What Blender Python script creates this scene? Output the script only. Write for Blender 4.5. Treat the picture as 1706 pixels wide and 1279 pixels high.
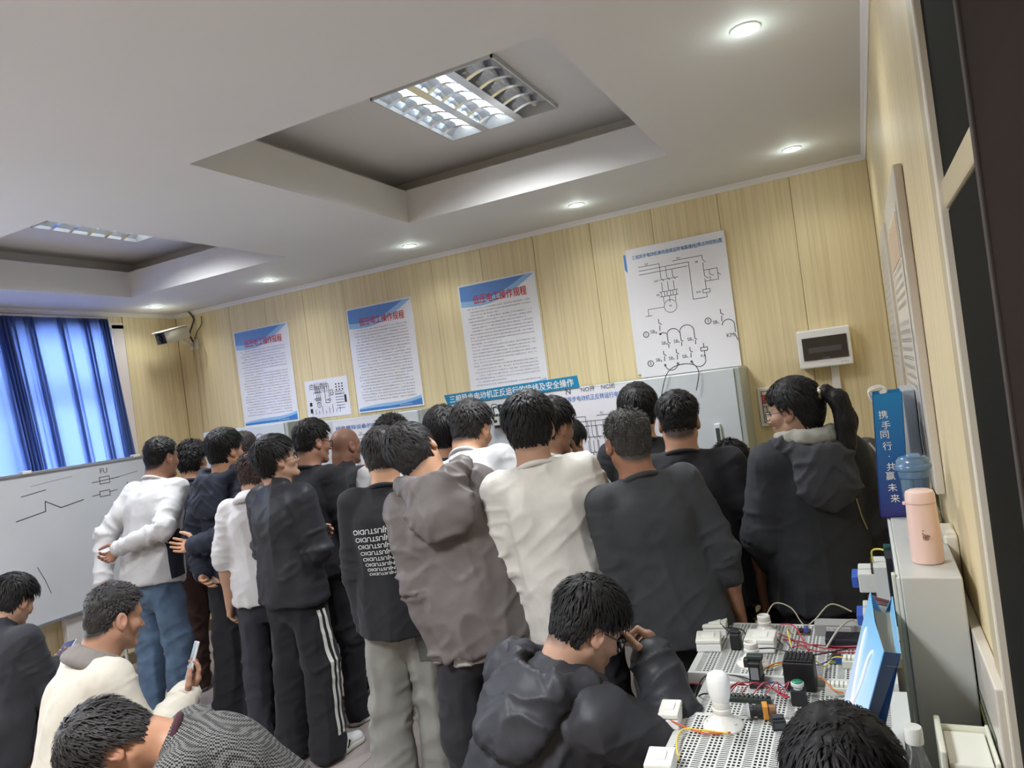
import bpy, math, random, zlib
import numpy as np
from mathutils import Vector, Matrix
from mathutils.bvhtree import BVHTree
import openvdb as vdb

random.seed(7); np.random.seed(7)
for _o in list(bpy.data.objects): bpy.data.objects.remove(_o)
SC = bpy.context.scene
COL = SC.collection

# ------------------------------------------------------------------ camera, world, lights, exposure
CAM_H = 1.76
RM = np.array([[0.89048844, 0.43648673, -0.12848998],
               [-0.1187568, -0.04964545, -0.99168148],
               [-0.43923474, 0.89833995, 0.00762707]])
FPX, PCX, PCY = 1198.3, 853.0, 639.5
cam_data = bpy.data.cameras.new('camera')
cam = bpy.data.objects.new('camera', cam_data); COL.objects.link(cam)
cam_data.sensor_width = 36.0; cam_data.lens = 36.0 * FPX / 1706.0
cam_data.clip_start = 0.02; cam_data.clip_end = 200
_m = Matrix.Identity(4)
for _i in range(3):
    _m[_i][0] = RM[0][_i]; _m[_i][1] = -RM[1][_i]; _m[_i][2] = -RM[2][_i]
_m[2][3] = CAM_H
cam.matrix_world = _m
SC.camera = cam

XR, XL, YB, YF, HC = 0.145, -5.42, 4.48, -3.2, 2.80       # room faces
TRAY_Z, LIP_Z = 3.09, 2.99
TRAYS = [(-1.50, 2.79), (-4.02, 2.83), (-1.50, 0.05), (-4.02, 0.05)]   # centres of the 1.53 m ceiling trays
LAMP_Z = 3.07
DOWNLIGHTS = [(-0.21, 2.43), (-0.20, 4.00), (-1.41, 4.06), (-2.61, 4.06), (-3.88, 4.06), (-5.08, 4.02)]

world = bpy.data.worlds.new('world'); SC.world = world; world.use_nodes = True
_bg = world.node_tree.nodes['Background']
_bg.inputs['Color'].default_value = (0.80, 0.89, 1.0, 1); _bg.inputs['Strength'].default_value = 13.0

vs = SC.view_settings
SC.display_settings.display_device = 'sRGB'
vs.view_transform = 'Standard'; vs.look = 'None'; vs.gamma = 1.0; vs.use_curve_mapping = False
vs.exposure = 0.25

LAMP_W, SPOT_W = (30.0, 26.0, 72.0, 56.0), 7.0
def add_light(name, kind, loc, power, color=(1, 1, 1), **kw):
    d = bpy.data.lights.new(name, kind); d.energy = power; d.color = color
    for k, v in kw.items(): setattr(d, k, v)
    o = bpy.data.objects.new(name, d); COL.objects.link(o); o.location = loc
    return o
for (tx, ty), pw in zip(TRAYS, LAMP_W):
    o = add_light('louver_lamp_light', 'AREA', (tx + 0.04, ty + 0.13, LAMP_Z - 0.012), pw, (0.93, 0.97, 1.0), shape='RECTANGLE', size=0.56, size_y=0.64, spread=math.radians(137))
    o.visible_camera = False
for (dx, dy) in DOWNLIGHTS:
    add_light('downlight_light', 'SPOT', (dx, dy, HC - 0.03), SPOT_W, (0.95, 1.0, 0.95), spot_size=math.radians(150), spot_blend=0.9, shadow_soft_size=0.035)
    o = add_light('downlight_halo_helper', 'POINT', (dx, dy, HC - 0.05), 0.35, (0.85, 1.0, 0.95), shadow_soft_size=0.03); o.visible_camera = False  # added point lamp below each downlight, makes the bright halo on the ceiling

# ------------------------------------------------------------------ helpers: materials
def mat(name, col, rough=0.6, metal=0.0, spec=0.5, emit=None, es=1.0, alpha=1.0, trans=0.0, noise=0.0, nscale=(8, 8, 8), bump=0.0, bscale=200.0, sheen=0.0, attr=None, coat=0.0):
    m = bpy.data.materials.new(name); m.use_nodes = True
    nt = m.node_tree; b = nt.nodes['Principled BSDF']
    b.inputs['Base Color'].default_value = (*col, 1); b.inputs['Roughness'].default_value = rough
    b.inputs['Metallic'].default_value = metal; b.inputs['Specular IOR Level'].default_value = spec
    b.inputs['Alpha'].default_value = alpha; b.inputs['Transmission Weight'].default_value = trans
    b.inputs['Sheen Weight'].default_value = sheen; b.inputs['Coat Weight'].default_value = coat
    if emit: b.inputs['Emission Color'].default_value = (*emit, 1); b.inputs['Emission Strength'].default_value = es
    if attr:
        a = nt.nodes.new('ShaderNodeAttribute'); a.attribute_name = attr
        nt.links.new(a.outputs['Color'], b.inputs['Base Color'])
    if noise or bump:
        tc = nt.nodes.new('ShaderNodeTexCoord'); mp = nt.nodes.new('ShaderNodeMapping')
        nt.links.new(tc.outputs['Object'], mp.inputs['Vector'])
    if noise and not attr:
        mp.inputs['Scale'].default_value = nscale
        n = nt.nodes.new('ShaderNodeTexNoise'); n.inputs['Scale'].default_value = 1.0; n.inputs['Detail'].default_value = 5
        nt.links.new(mp.outputs['Vector'], n.inputs['Vector'])
        r = nt.nodes.new('ShaderNodeValToRGB')
        r.color_ramp.elements[0].color = (*[c * (1 - noise) for c in col], 1)
        r.color_ramp.elements[1].color = (*[min(1, c * (1 + noise)) for c in col], 1)
        r.color_ramp.elements[0].position = .3; r.color_ramp.elements[1].position = .7
        nt.links.new(n.outputs['Fac'], r.inputs['Fac']); nt.links.new(r.outputs['Color'], b.inputs['Base Color'])
    if bump:
        n2 = nt.nodes.new('ShaderNodeTexNoise'); n2.inputs['Scale'].default_value = bscale; n2.inputs['Detail'].default_value = 3
        nt.links.new(tc.outputs['Object'], n2.inputs['Vector'])
        bp = nt.nodes.new('ShaderNodeBump'); bp.inputs['Strength'].default_value = bump; bp.inputs['Distance'].default_value = 0.002
        nt.links.new(n2.outputs['Fac'], bp.inputs['Height']); nt.links.new(bp.outputs['Normal'], b.inputs['Normal'])
    return m

def s2l(r, g, b):
    f = lambda c: (c / 255 / 12.92) if c <= 10 else ((c / 255 + 0.055) / 1.055) ** 2.4
    return (f(r), f(g), f(b))

_mc = {}
def paint(r, g, b, rough=0.5, **kw):
    k = (r, g, b, rough, tuple(sorted(kw.items())))
    if k not in _mc: _mc[k] = mat('paint_%d_%d_%d' % (r, g, b), s2l(r, g, b), rough, **kw)
    return _mc[k]

# ------------------------------------------------------------------ helpers: objects
def tag(o, label=None, cat=None, group=None, kind=None):
    if label: o['label'] = label
    if cat: o['category'] = cat
    if group: o['group'] = group
    if kind: o['kind'] = kind
    return o

def empty(name, loc=(0, 0, 0), label=None, cat=None, group=None, rz=0.0, kind=None):
    o = bpy.data.objects.new(name, None); COL.objects.link(o)
    o.location = loc; o.rotation_euler = (0, 0, rz); o.empty_display_size = 0.1
    return tag(o, label, cat, group, kind)

def mesh_obj(name, verts, faces, material, parent=None, smooth=False, label=None):
    """verts: (n,3) world coordinates if the parent is an unrotated Empty (its location is subtracted)."""
    v = np.asarray(verts, dtype=np.float64).reshape(-1, 3)
    off = np.zeros(3)
    p = parent
    while p is not None:
        off += np.array(p.location); p = p.parent
    me = bpy.data.meshes.new(name)
    if isinstance(faces, np.ndarray):
        fast_mesh(me, v - off, faces)
    else:
        me.from_pydata([tuple(x) for x in (v - off)], [], [tuple(f) for f in faces])
    mats = material if isinstance(material, (list, tuple)) else [material]
    for m in mats: me.materials.append(m)
    if smooth: me.polygons.foreach_set('use_smooth', np.ones(len(me.polygons), dtype=bool))
    o = bpy.data.objects.new(name, me); COL.objects.link(o)
    if parent is not None: o.parent = parent
    if label: o['label'] = label
    return o

def fast_mesh(me, v, f):
    n, k = f.shape
    me.vertices.add(len(v)); me.vertices.foreach_set('co', np.asarray(v, dtype=np.float32).ravel())
    me.loops.add(n * k); me.loops.foreach_set('vertex_index', f.astype(np.int32).ravel())
    me.polygons.add(n); me.polygons.foreach_set('loop_start', np.arange(0, n * k, k, dtype=np.int32))
    me.polygons.foreach_set('loop_total', np.full(n, k, dtype=np.int32))
    me.update(calc_edges=True)

class MB:
    """collects simple shapes into ONE mesh"""
    def __init__(s): s.v = []; s.f = []; s.mi = []; s.cur = 0
    def _add(s, vs_, fs_):
        b = len(s.v); s.v += [tuple(x) for x in vs_]; s.f += [tuple(b + i for i in f) for f in fs_]; s.mi += [s.cur] * len(fs_)
        return s
    def box(s, x0, x1, y0, y1, z0, z1, M=None, c=0.0):
        if c > 0:
            return s.rbox(x0, x1, y0, y1, z0, z1, c, M)
        p = [(x0, y0, z0), (x1, y0, z0), (x1, y1, z0), (x0, y1, z0), (x0, y0, z1), (x1, y0, z1), (x1, y1, z1), (x0, y1, z1)]
        if M is not None: p = [M @ Vector(q) for q in p]
        return s._add(p, [(0, 3, 2, 1), (4, 5, 6, 7), (0, 1, 5, 4), (1, 2, 6, 5), (2, 3, 7, 6), (3, 0, 4, 7)])
    def rbox(s, x0, x1, y0, y1, z0, z1, c, M=None):
        bm = bmesh_box(x0, x1, y0, y1, z0, z1, c)
        p = [v.co.copy() for v in bm.verts]
        if M is not None: p = [M @ q for q in p]
        fs_ = [[v.index for v in f.verts] for f in bm.faces]; bm.free()
        return s._add(p, fs_)
    def lathe(s, prof, n=24, M=None, cap=True):
        p = []; fs_ = []
        for (r, z) in prof:
            for i in range(n):
                a = 2 * math.pi * i / n; p.append(Vector((r * math.cos(a), r * math.sin(a), z)))
        for j in range(len(prof) - 1):
            for i in range(n):
                fs_.append((j * n + i, j * n + (i + 1) % n, (j + 1) * n + (i + 1) % n, (j + 1) * n + i))
        if cap:
            fs_.append(tuple(range(n - 1, -1, -1))); fs_.append(tuple((len(prof) - 1) * n + i for i in range(n)))
        if M is not None: p = [M @ q for q in p]
        return s._add(p, fs_)
    def tube(s, path, r, n=8, closed=False):
        P = [Vector(q) for q in path]; m = len(P); p = []; fs_ = []
        rr = r if isinstance(r, (list, tuple)) else [r] * m
        up = None
        for i in range(m):
            t = (P[(i + 1) % m] - P[i - 1]) if closed else (P[min(i + 1, m - 1)] - P[max(i - 1, 0)])
            if t.length < 1e-9: t = Vector((0, 0, 1))
            t.normalize()
            if up is None:
                up = Vector((0, 0, 1)) if abs(t.z) < .9 else Vector((1, 0, 0))
            a = t.cross(up)
            if a.length < 1e-6: a = t.cross(Vector((0.3, 1, 0.2)))
            a.normalize(); b = a.cross(t).normalized(); up = b
            for k in range(n):
                an = 2 * math.pi * k / n
                p.append(P[i] + a * (rr[i] * math.cos(an)) + b * (rr[i] * math.sin(an)))
        e = m if closed else m - 1
        for i in range(e):
            for k in range(n):
                j = (i + 1) % m
                fs_.append((i * n + k, i * n + (k + 1) % n, j * n + (k + 1) % n, j * n + k))
        if not closed:
            fs_.append(tuple(range(n - 1, -1, -1))); fs_.append(tuple((m - 1) * n + k for k in range(n)))
        return s._add(p, fs_)
    def poly(s, pts): return s._add(pts, [tuple(range(len(pts)))])
    def build(s, name, material, parent=None, smooth=False, label=None):
        o = mesh_obj(name, s.v, s.f, material, parent, smooth, label)
        if any(s.mi): o.data.polygons.foreach_set('material_index', s.mi)
        if smooth: sharp(o)
        return o

def sharp(o, ang=40):
    try: o.data.set_sharp_from_angle(angle=math.radians(ang))
    except Exception: pass

import bmesh
def bmesh_box(x0, x1, y0, y1, z0, z1, c, seg=2):
    bm = bmesh.new()
    bmesh.ops.create_cube(bm, size=1.0)
    for v in bm.verts:
        v.co = Vector(((x0 + x1) / 2 + v.co.x * (x1 - x0), (y0 + y1) / 2 + v.co.y * (y1 - y0), (z0 + z1) / 2 + v.co.z * (z1 - z0)))
    bmesh.ops.bevel(bm, geom=bm.edges[:], offset=c, segments=seg, affect='EDGES', profile=0.5)
    bm.verts.index_update()
    return bm

def catmull(pts, n=8, closed=False):
    P = [np.array(p, float) for p in pts]; out = []
    m = len(P)
    for i in range(m if closed else m - 1):
        p0 = P[(i - 1) % m] if closed or i > 0 else P[0]
        p1 = P[i]; p2 = P[(i + 1) % m]; p3 = P[(i + 2) % m] if closed or i + 2 < m else P[-1]
        for k in range(n):
            t = k / n
            out.append(0.5 * ((2 * p1) + (-p0 + p2) * t + (2 * p0 - 5 * p1 + 4 * p2 - p3) * t * t + (-p0 + 3 * p1 - 3 * p2 + p3) * t ** 3))
    if not closed: out.append(P[-1])
    return out

def frame(org, xd, yd):
    """matrix whose local x,y lie along xd,yd (a plane to print on), z its normal"""
    x = Vector(xd).normalized(); z = x.cross(Vector(yd)).normalized(); y = z.cross(x)
    M = Matrix.Identity(4)
    for i in range(3):
        M[i][0] = x[i]; M[i][1] = y[i]; M[i][2] = z[i]; M[i][3] = org[i]
    return M

def text_data(body, size=1.0, bold=0.0, align='CENTER', spacing=1.0):
    cu = bpy.data.curves.new('t', 'FONT'); cu.body = body; cu.size = size; cu.offset = bold * size
    cu.align_x = align; cu.align_y = 'CENTER'; cu.resolution_u = 3; cu.space_character = spacing
    o = bpy.data.objects.new('t', cu)
    me = bpy.data.meshes.new_from_object(o)
    v = np.zeros(len(me.vertices) * 3); me.vertices.foreach_get('co', v); v = v.reshape(-1, 3)
    f = [tuple(p.vertices) for p in me.polygons]
    bpy.data.objects.remove(o); bpy.data.curves.remove(cu); bpy.data.meshes.remove(me)
    return v, f

def text(name, body, M, size, material, parent, bold=0.0, width=None, align='CENTER', label=None, spacing=1.0):
    v, f = text_data(body, size, bold, align, spacing)
    if width:
        w = v[:, 0].max() - v[:, 0].min(); v[:, 0] *= width / w
    if align == 'CENTER': v[:, 0] -= (v[:, 0].max() + v[:, 0].min()) / 2
    v[:, 1] -= (v[:, 1].max() + v[:, 1].min()) / 2
    return mesh_obj(name, [M @ Vector(p) for p in v], f, material, parent, label=label)

class Draw:
    """flat line drawing on a plane (units: metres in the plane)"""
    def __init__(s, M, w=0.003): s.M = M; s.w = w; s.v = []; s.f = []
    def line(s, pts, w=None):
        w = (w or s.w) / 2
        for (a, b) in zip(pts[:-1], pts[1:]):
            dx, dy = b[0] - a[0], b[1] - a[1]; l = math.hypot(dx, dy) or 1e-9
            nx, ny = -dy / l * w, dx / l * w; ex, ey = dx / l * w * .6, dy / l * w * .6
            k = len(s.v)
            s.v += [(a[0] - ex - nx, a[1] - ey - ny, 0), (b[0] + ex - nx, b[1] + ey - ny, 0), (b[0] + ex + nx, b[1] + ey + ny, 0), (a[0] - ex + nx, a[1] - ey + ny, 0)]
            s.f.append((k, k + 1, k + 2, k + 3))
        return s
    def rect(s, x0, y0, x1, y1, w=None): return s.line([(x0, y0), (x1, y0), (x1, y1), (x0, y1), (x0, y0)], w)
    def fill(s, x0, y0, x1, y1):
        k = len(s.v); s.v += [(x0, y0, 0), (x1, y0, 0), (x1, y1, 0), (x0, y1, 0)]; s.f.append((k, k + 1, k + 2, k + 3)); return s
    def circ(s, x, y, r, w=None, a0=0, a1=360, n=20, sy=1.0):
        return s.line([(x + r * math.cos(math.radians(a0 + (a1 - a0) * i / n)), y + sy * r * math.sin(math.radians(a0 + (a1 - a0) * i / n))) for i in range(n + 1)], w)
    def txt(s, body, x, y, size, bold=0.0):
        v, f = text_data(body, size, bold)
        k = len(s.v); s.v += [(p[0] + x, p[1] + y, 0) for p in v]; s.f += [tuple(k + i for i in q) for q in f]; return s
    def greek(s, x0, x1, y, h, rnd):
        """a row of illegible small print"""
        x = x0
        while x < x1:
            w = h * rnd.uniform(.75, .95)
            if rnd.random() > .04:
                for j in range(2): s.fill(x, y + h * (.15 + .5 * j), x + w * rnd.uniform(.6, .95), y + h * (.15 + .5 * j) + h * .14)
                s.fill(x + w * rnd.uniform(.2, .5), y, x + w * rnd.uniform(.2, .5) + h * .14, y + h)
            x += h * 1.06
        return s
    def build(s, name, material, parent, label=None):
        return mesh_obj(name, [s.M @ Vector(p) for p in s.v], s.f, material, parent, label=label)

# ------------------------------------------------------------------ materials of the room
def wall_material(name, base, dark, axis):
    m = bpy.data.materials.new(name); m.use_nodes = True
    nt = m.node_tree; b = nt.nodes['Principled BSDF']; b.inputs['Roughness'].default_value = 0.42
    b.inputs['Specular IOR Level'].default_value = 0.45
    tc = nt.nodes.new('ShaderNodeTexCoord'); mp = nt.nodes.new('ShaderNodeMapping')
    mp.inputs['Scale'].default_value = (70, 70, 1.2)
    nt.links.new(tc.outputs['Object'], mp.inputs['Vector'])
    n = nt.nodes.new('ShaderNodeTexNoise'); n.inputs['Scale'].default_value = 1.0; n.inputs['Detail'].default_value = 6; n.inputs['Roughness'].default_value = .65
    nt.links.new(mp.outputs['Vector'], n.inputs['Vector'])
    r = nt.nodes.new('ShaderNodeValToRGB')
    r.color_ramp.elements[0].position = .33; r.color_ramp.elements[1].position = .62
    r.color_ramp.elements[0].color = (*dark, 1); r.color_ramp.elements[1].color = (*base, 1)
    nt.links.new(n.outputs['Fac'], r.inputs['Fac']); nt.links.new(r.outputs['Color'], b.inputs['Base Color'])
    bp = nt.nodes.new('ShaderNodeBump'); bp.inputs['Strength'].default_value = .12; bp.inputs['Distance'].default_value = .002
    nt.links.new(n.outputs['Fac'], bp.inputs['Height']); nt.links.new(bp.outputs['Normal'], b.inputs['Normal'])
    return m
M_WALL = wall_material('beige_wood_grain_panel', s2l(232, 214, 172), s2l(215, 195, 151), 'x')
M_JOINT = mat('panel_joint', s2l(96, 80, 56), 0.8)
M_CEIL = mat('ceiling_paint', s2l(219, 217, 215), 0.7, noise=.02, nscale=(1.5, 1.5, 1.5))
M_TRIM = mat('white_trim', s2l(232, 227, 224), 0.45)
M_TILE = mat('floor_tile', s2l(158, 148, 145), 0.30, noise=.10, nscale=(3, 3, 3))
M_GROUT = mat('grout', s2l(84, 76, 72), 0.9)
M_WHITE = paint(236, 234, 232, .45)
M_BLACK = paint(24, 24, 26, .5)
M_INK = mat('ink', s2l(46, 44, 58), .7)
M_STEEL = mat('pale_steel', s2l(196, 198, 198), .38, noise=.03)

# ------------------------------------------------------------------ floor
fl = empty('floor', (0, 0, 0), kind='structure')
MB().box(XL - .3, XR + 1.4, YF - .1, YB + .1, -.12, -.004).build('grout_bed', M_GROUT, fl)
_tile = None; T = 0.6; y = YB
while y > YF:
    x = XL - .05
    while x < XR + .3:
        if _tile is None:
            bm = bmesh_box(.002, T - .002, -T + .002, -.002, -.02, 0, .0015, 1); v = [q.co.copy() for q in bm.verts]; f_ = [[q.index for q in q2.verts] for q2 in bm.faces]; bm.free()
            _tile = mesh_obj('tile', v, f_, M_TILE, fl); o = _tile
        else:
            o = _tile.copy(); COL.objects.link(o)
        o.location = (x, y, random.uniform(-.0006, .0006)); x += T
    y -= T

# ------------------------------------------------------------------ ceiling with recessed trays
def ceiling():
    o = MB(); H = .20
    xs = sorted({XL - .2, XR + 1.2} | {t[0] - .765 for t in TRAYS} | {t[0] + .765 for t in TRAYS})
    ys = sorted({YF - .2, YB + .2} | {t[1] - .765 for t in TRAYS} | {t[1] + .765 for t in TRAYS})
    def in_tray(cx, cy): return any(abs(cx - t[0]) < .765 and abs(cy - t[1]) < .765 for t in TRAYS)
    for i in range(len(xs) - 1):
        for j in range(len(ys) - 1):
            if xs[i + 1] - xs[i] < 1e-4 or ys[j + 1] - ys[j] < 1e-4: continue
            if not in_tray((xs[i] + xs[i + 1]) / 2, (ys[j] + ys[j + 1]) / 2):
                o._add([(xs[i], ys[j], HC), (xs[i + 1], ys[j], HC), (xs[i + 1], ys[j + 1], HC), (xs[i], ys[j + 1], HC)], [(0, 3, 2, 1)])
    for (tx, ty) in TRAYS:
        a, c = .765, .93; lx0, lx1, ly0, ly1 = tx + .04 - .298, tx + .04 + .298, ty + .13 - .345, ty + .13 + .345
        def ring(r0, z0, r1, z1):
            q = lambda r, z: [(tx - r, ty - r, z), (tx + r, ty - r, z), (tx + r, ty + r, z), (tx - r, ty + r, z)]
            o._add(q(r0, z0) + q(r1, z1), [(k, (k + 1) % 4, 4 + (k + 1) % 4, 4 + k) for k in range(4)])
        ring(a, HC, a, LIP_Z); ring(a, LIP_Z, c, LIP_Z); ring(c, LIP_Z, c, TRAY_Z)
        o._add([(tx - c, ty - c, TRAY_Z), (tx + c, ty - c, TRAY_Z), (tx + c, ty + c, TRAY_Z), (tx - c, ty + c, TRAY_Z), (lx0, ly0, TRAY_Z), (lx1, ly0, TRAY_Z), (lx1, ly1, TRAY_Z), (lx0, ly1, TRAY_Z)], [(k, 4 + k, 4 + (k + 1) % 4, (k + 1) % 4) for k in range(4)])
        o._add([(lx0, ly0, TRAY_Z + .12), (lx1, ly0, TRAY_Z + .12), (lx1, ly1, TRAY_Z + .12), (lx0, ly1, TRAY_Z + .12)], [(3, 2, 1, 0)])
    o.box(XL - .25, XR + 1.3, YF - .25, YB + .25, 3.4, 3.5)
    return tag(o.build('ceiling', M_CEIL), kind='structure')
ceiling()

# ------------------------------------------------------------------ walls
def panels(parent, axis, a0, a1, fixed, z0, z1, first, pitch, depth, holes=()):
    """vertical boards along an axis, each its own part, with an open joint between"""
    a = first
    while a > a0: a -= pitch
    while a < a1:
        lo, hi = max(a, a0) + .0011, min(a + pitch, a1) - .0011
        if hi - lo > .02:
            segs = [(z0, z1)]
            for (h0, h1, hz0, hz1) in holes:
                if hi > h0 and lo < h1:
                    if lo >= h0 - .01 and hi <= h1 + .01: segs = [(z0, hz0), (hz1, z1)]
            for (s0, s1) in segs:
                if s1 - s0 < .02: continue
                m = MB()
                if axis == 'x': m.rbox(lo, hi, min(fixed, fixed + depth), max(fixed, fixed + depth), s0, s1, .0025)
                else: m.rbox(min(fixed, fixed + depth), max(fixed, fixed + depth), lo, hi, s0, s1, .0025)
                m.build('panel', M_WALL, parent)
        a += pitch
wb = empty('wall_back', (0, 0, 0), kind='structure')
MB().box(XL - .2, XR + .2, YB + .012, YB + .2, 0, 3.4).build('backing', M_JOINT, wb)
panels(wb, 'x', XL, XR, YB, 0, HC, -5.175, .4095, .012)
wr = empty('wall_right', (0, 0, 0), kind='structure')
DY0, DY1, DZ = .30, 1.335, 2.12                                  # doorway in the right wall
MB().box(XR + .012, XR + .2, DY1, YB + .2, 0, 3.4).box(XR + .012, XR + .2, YF - .2, DY0, 0, 3.4).box(XR + .012, XR + .2, DY0, DY1, 2.75, 3.4).build('backing', M_JOINT, wr)
for (p0, p1) in ((YF, DY0 - .04), (DY1 + .125, YB)):
    panels(wr, 'y', p0, p1, XR, 0, HC, 1.462, .4095, .012)
wl = empty('wall_left', (0, 0, 0), kind='structure')
WY0, WY1, WZ0, WZ1 = .6, 3.86, .92, 2.70                         # window opening in the left wall
MB().box(XL - .2, XL - .012, YF, WY0, 0, 3.4).box(XL - .2, XL - .012, WY1 + .1, YB + .2, 0, 3.4).box(XL - .2, XL - .012, WY0, WY1 + .1, 0, WZ0).box(XL - .2, XL - .012, WY0, WY1 + .1, WZ1, 3.4).build('backing', M_JOINT, wl)
for (p0, p1, z0, z1) in ((YF, WY0, 0, HC), (WY1 + .10, YB, 0, HC), (WY0, WY1 + .1, 0, WZ0), (WY0, WY1 + .1, WZ1, HC)):
    panels(wl, 'y', p0, p1, XL, z0, z1, 3.965, .4095, -.012)
wf = empty('wall_front', (0, 0, 0), kind='structure')
MB().box(XL - .2, XR + .2, YF - .2, YF - .012, 0, 3.4).build('backing', M_JOINT, wf)
panels(wf, 'x', XL, XR, YF, 0, HC, -5.175, .4095, -.012)
# crown trims and skirting
def strip(name, pts_fn):
    return tag(MB().box(*pts_fn).build(name, M_TRIM), kind='structure')
def crown(name, axis, a0, a1, wall, inward):
    prof = [(0, 0), (0, -.030), (.005, -.031), (.008, -.025), (.012, -.014), (.022, -.008), (.025, -.003), (.025, 0)]
    m = MB(); vs_ = []
    for a in (a0, a1):
        for (d, z) in prof:
            w = wall + inward * d
            vs_.append((a, w, HC + z) if axis == 'x' else (w, a, HC + z))
    n = len(prof)
    m._add(vs_, [(k, (k + 1) % n, n + (k + 1) % n, n + k) for k in range(n)])
    tag(m.build(name, M_TRIM), kind='structure')
crown('trim_1', 'x', XL, XR, YB, -1); crown('trim_2', 'y', DY1 - 1.2, YB, XR, -1); crown('trim_3', 'y', YF, YB, XL, 1)
for nm, bx in (('baseboard_back', (XL, XR, YB - .012, YB, 0, .09)), ('baseboard_left', (XL, XL + .012, YF, YB, 0, .09)), ('baseboard_right', (XR - .012, XR, DY1 + .06, YB, 0, .09))):
    tag(MB().rbox(*bx, .003).build(nm, paint(120, 104, 84, .4)), kind='structure')

# ------------------------------------------------------------------ window in the left wall
win = empty('window_1', (XL - .1, (WY0 + WY1) / 2, WZ0), kind='structure')
M_FRAME = paint(232, 220, 214, .4)
MB().box(XL - .2, XL + .004, WY1, WY1 + .10, WZ0, WZ1).box(XL - .2, XL + .004, WY0 - .02, WY0 + .04, WZ0, WZ1).box(XL - .2, XL + .004, WY0, WY1 + .1, WZ1 - .03, WZ1 + .02).build('window_jamb', M_FRAME, win)
MB().rbox(XL - .2, XL + .05, WY0, WY1 + .1, WZ0 - .03, WZ0 + .005, .006).build('window_sill', M_FRAME, win)
_n = 4; _w = (WY1 - WY0 - .04) / _n
for i in range(_n):
    y0 = WY0 + .04 + i * _w; y1 = y0 + _w
    fx0, fx1 = XL - .15 + (.03 if i % 2 else 0), XL - .12 + (.03 if i % 2 else 0)
    m = MB()
    m.box(fx0, fx1, y0, y0 + .05, WZ0, WZ1 - .03).box(fx0, fx1, y1 - .05, y1, WZ0, WZ1 - .03).box(fx0, fx1, y0, y1, WZ0, WZ0 + .05).box(fx0, fx1, y0, y1, WZ1 - .08, WZ1 - .03).box(fx0, fx1, y0, y1, 2.12, 2.18)
    sash = m.build('window_sash', paint(150, 146, 142, .4), win)
    g = MB().box((fx0 + fx1) / 2 - .003, (fx0 + fx1) / 2 + .003, y0 + .05, y1 - .05, WZ0 + .05, WZ1 - .08)
    M_GLASS = bpy.data.materials.get('window_glass')
    if M_GLASS is None:
        M_GLASS = bpy.data.materials.new('window_glass'); M_GLASS.use_nodes = True
        nt = M_GLASS.node_tree; nt.nodes.remove(nt.nodes['Principled BSDF'])
        t_ = nt.nodes.new('ShaderNodeBsdfTransparent'); gl = nt.nodes.new('ShaderNodeBsdfGlossy'); mx = nt.nodes.new('ShaderNodeMixShader'); fr = nt.nodes.new('ShaderNodeFresnel')
        gl.inputs['Roughness'].default_value = .03
        nt.links.new(fr.outputs['Fac'], mx.inputs['Fac']); nt.links.new(t_.outputs['BSDF'], mx.inputs[1]); nt.links.new(gl.outputs['BSDF'], mx.inputs[2]); nt.links.new(mx.outputs['Shader'], nt.nodes['Material Output'].inputs['Surface'])
    g.build('window_pane', M_GLASS, sash)

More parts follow.
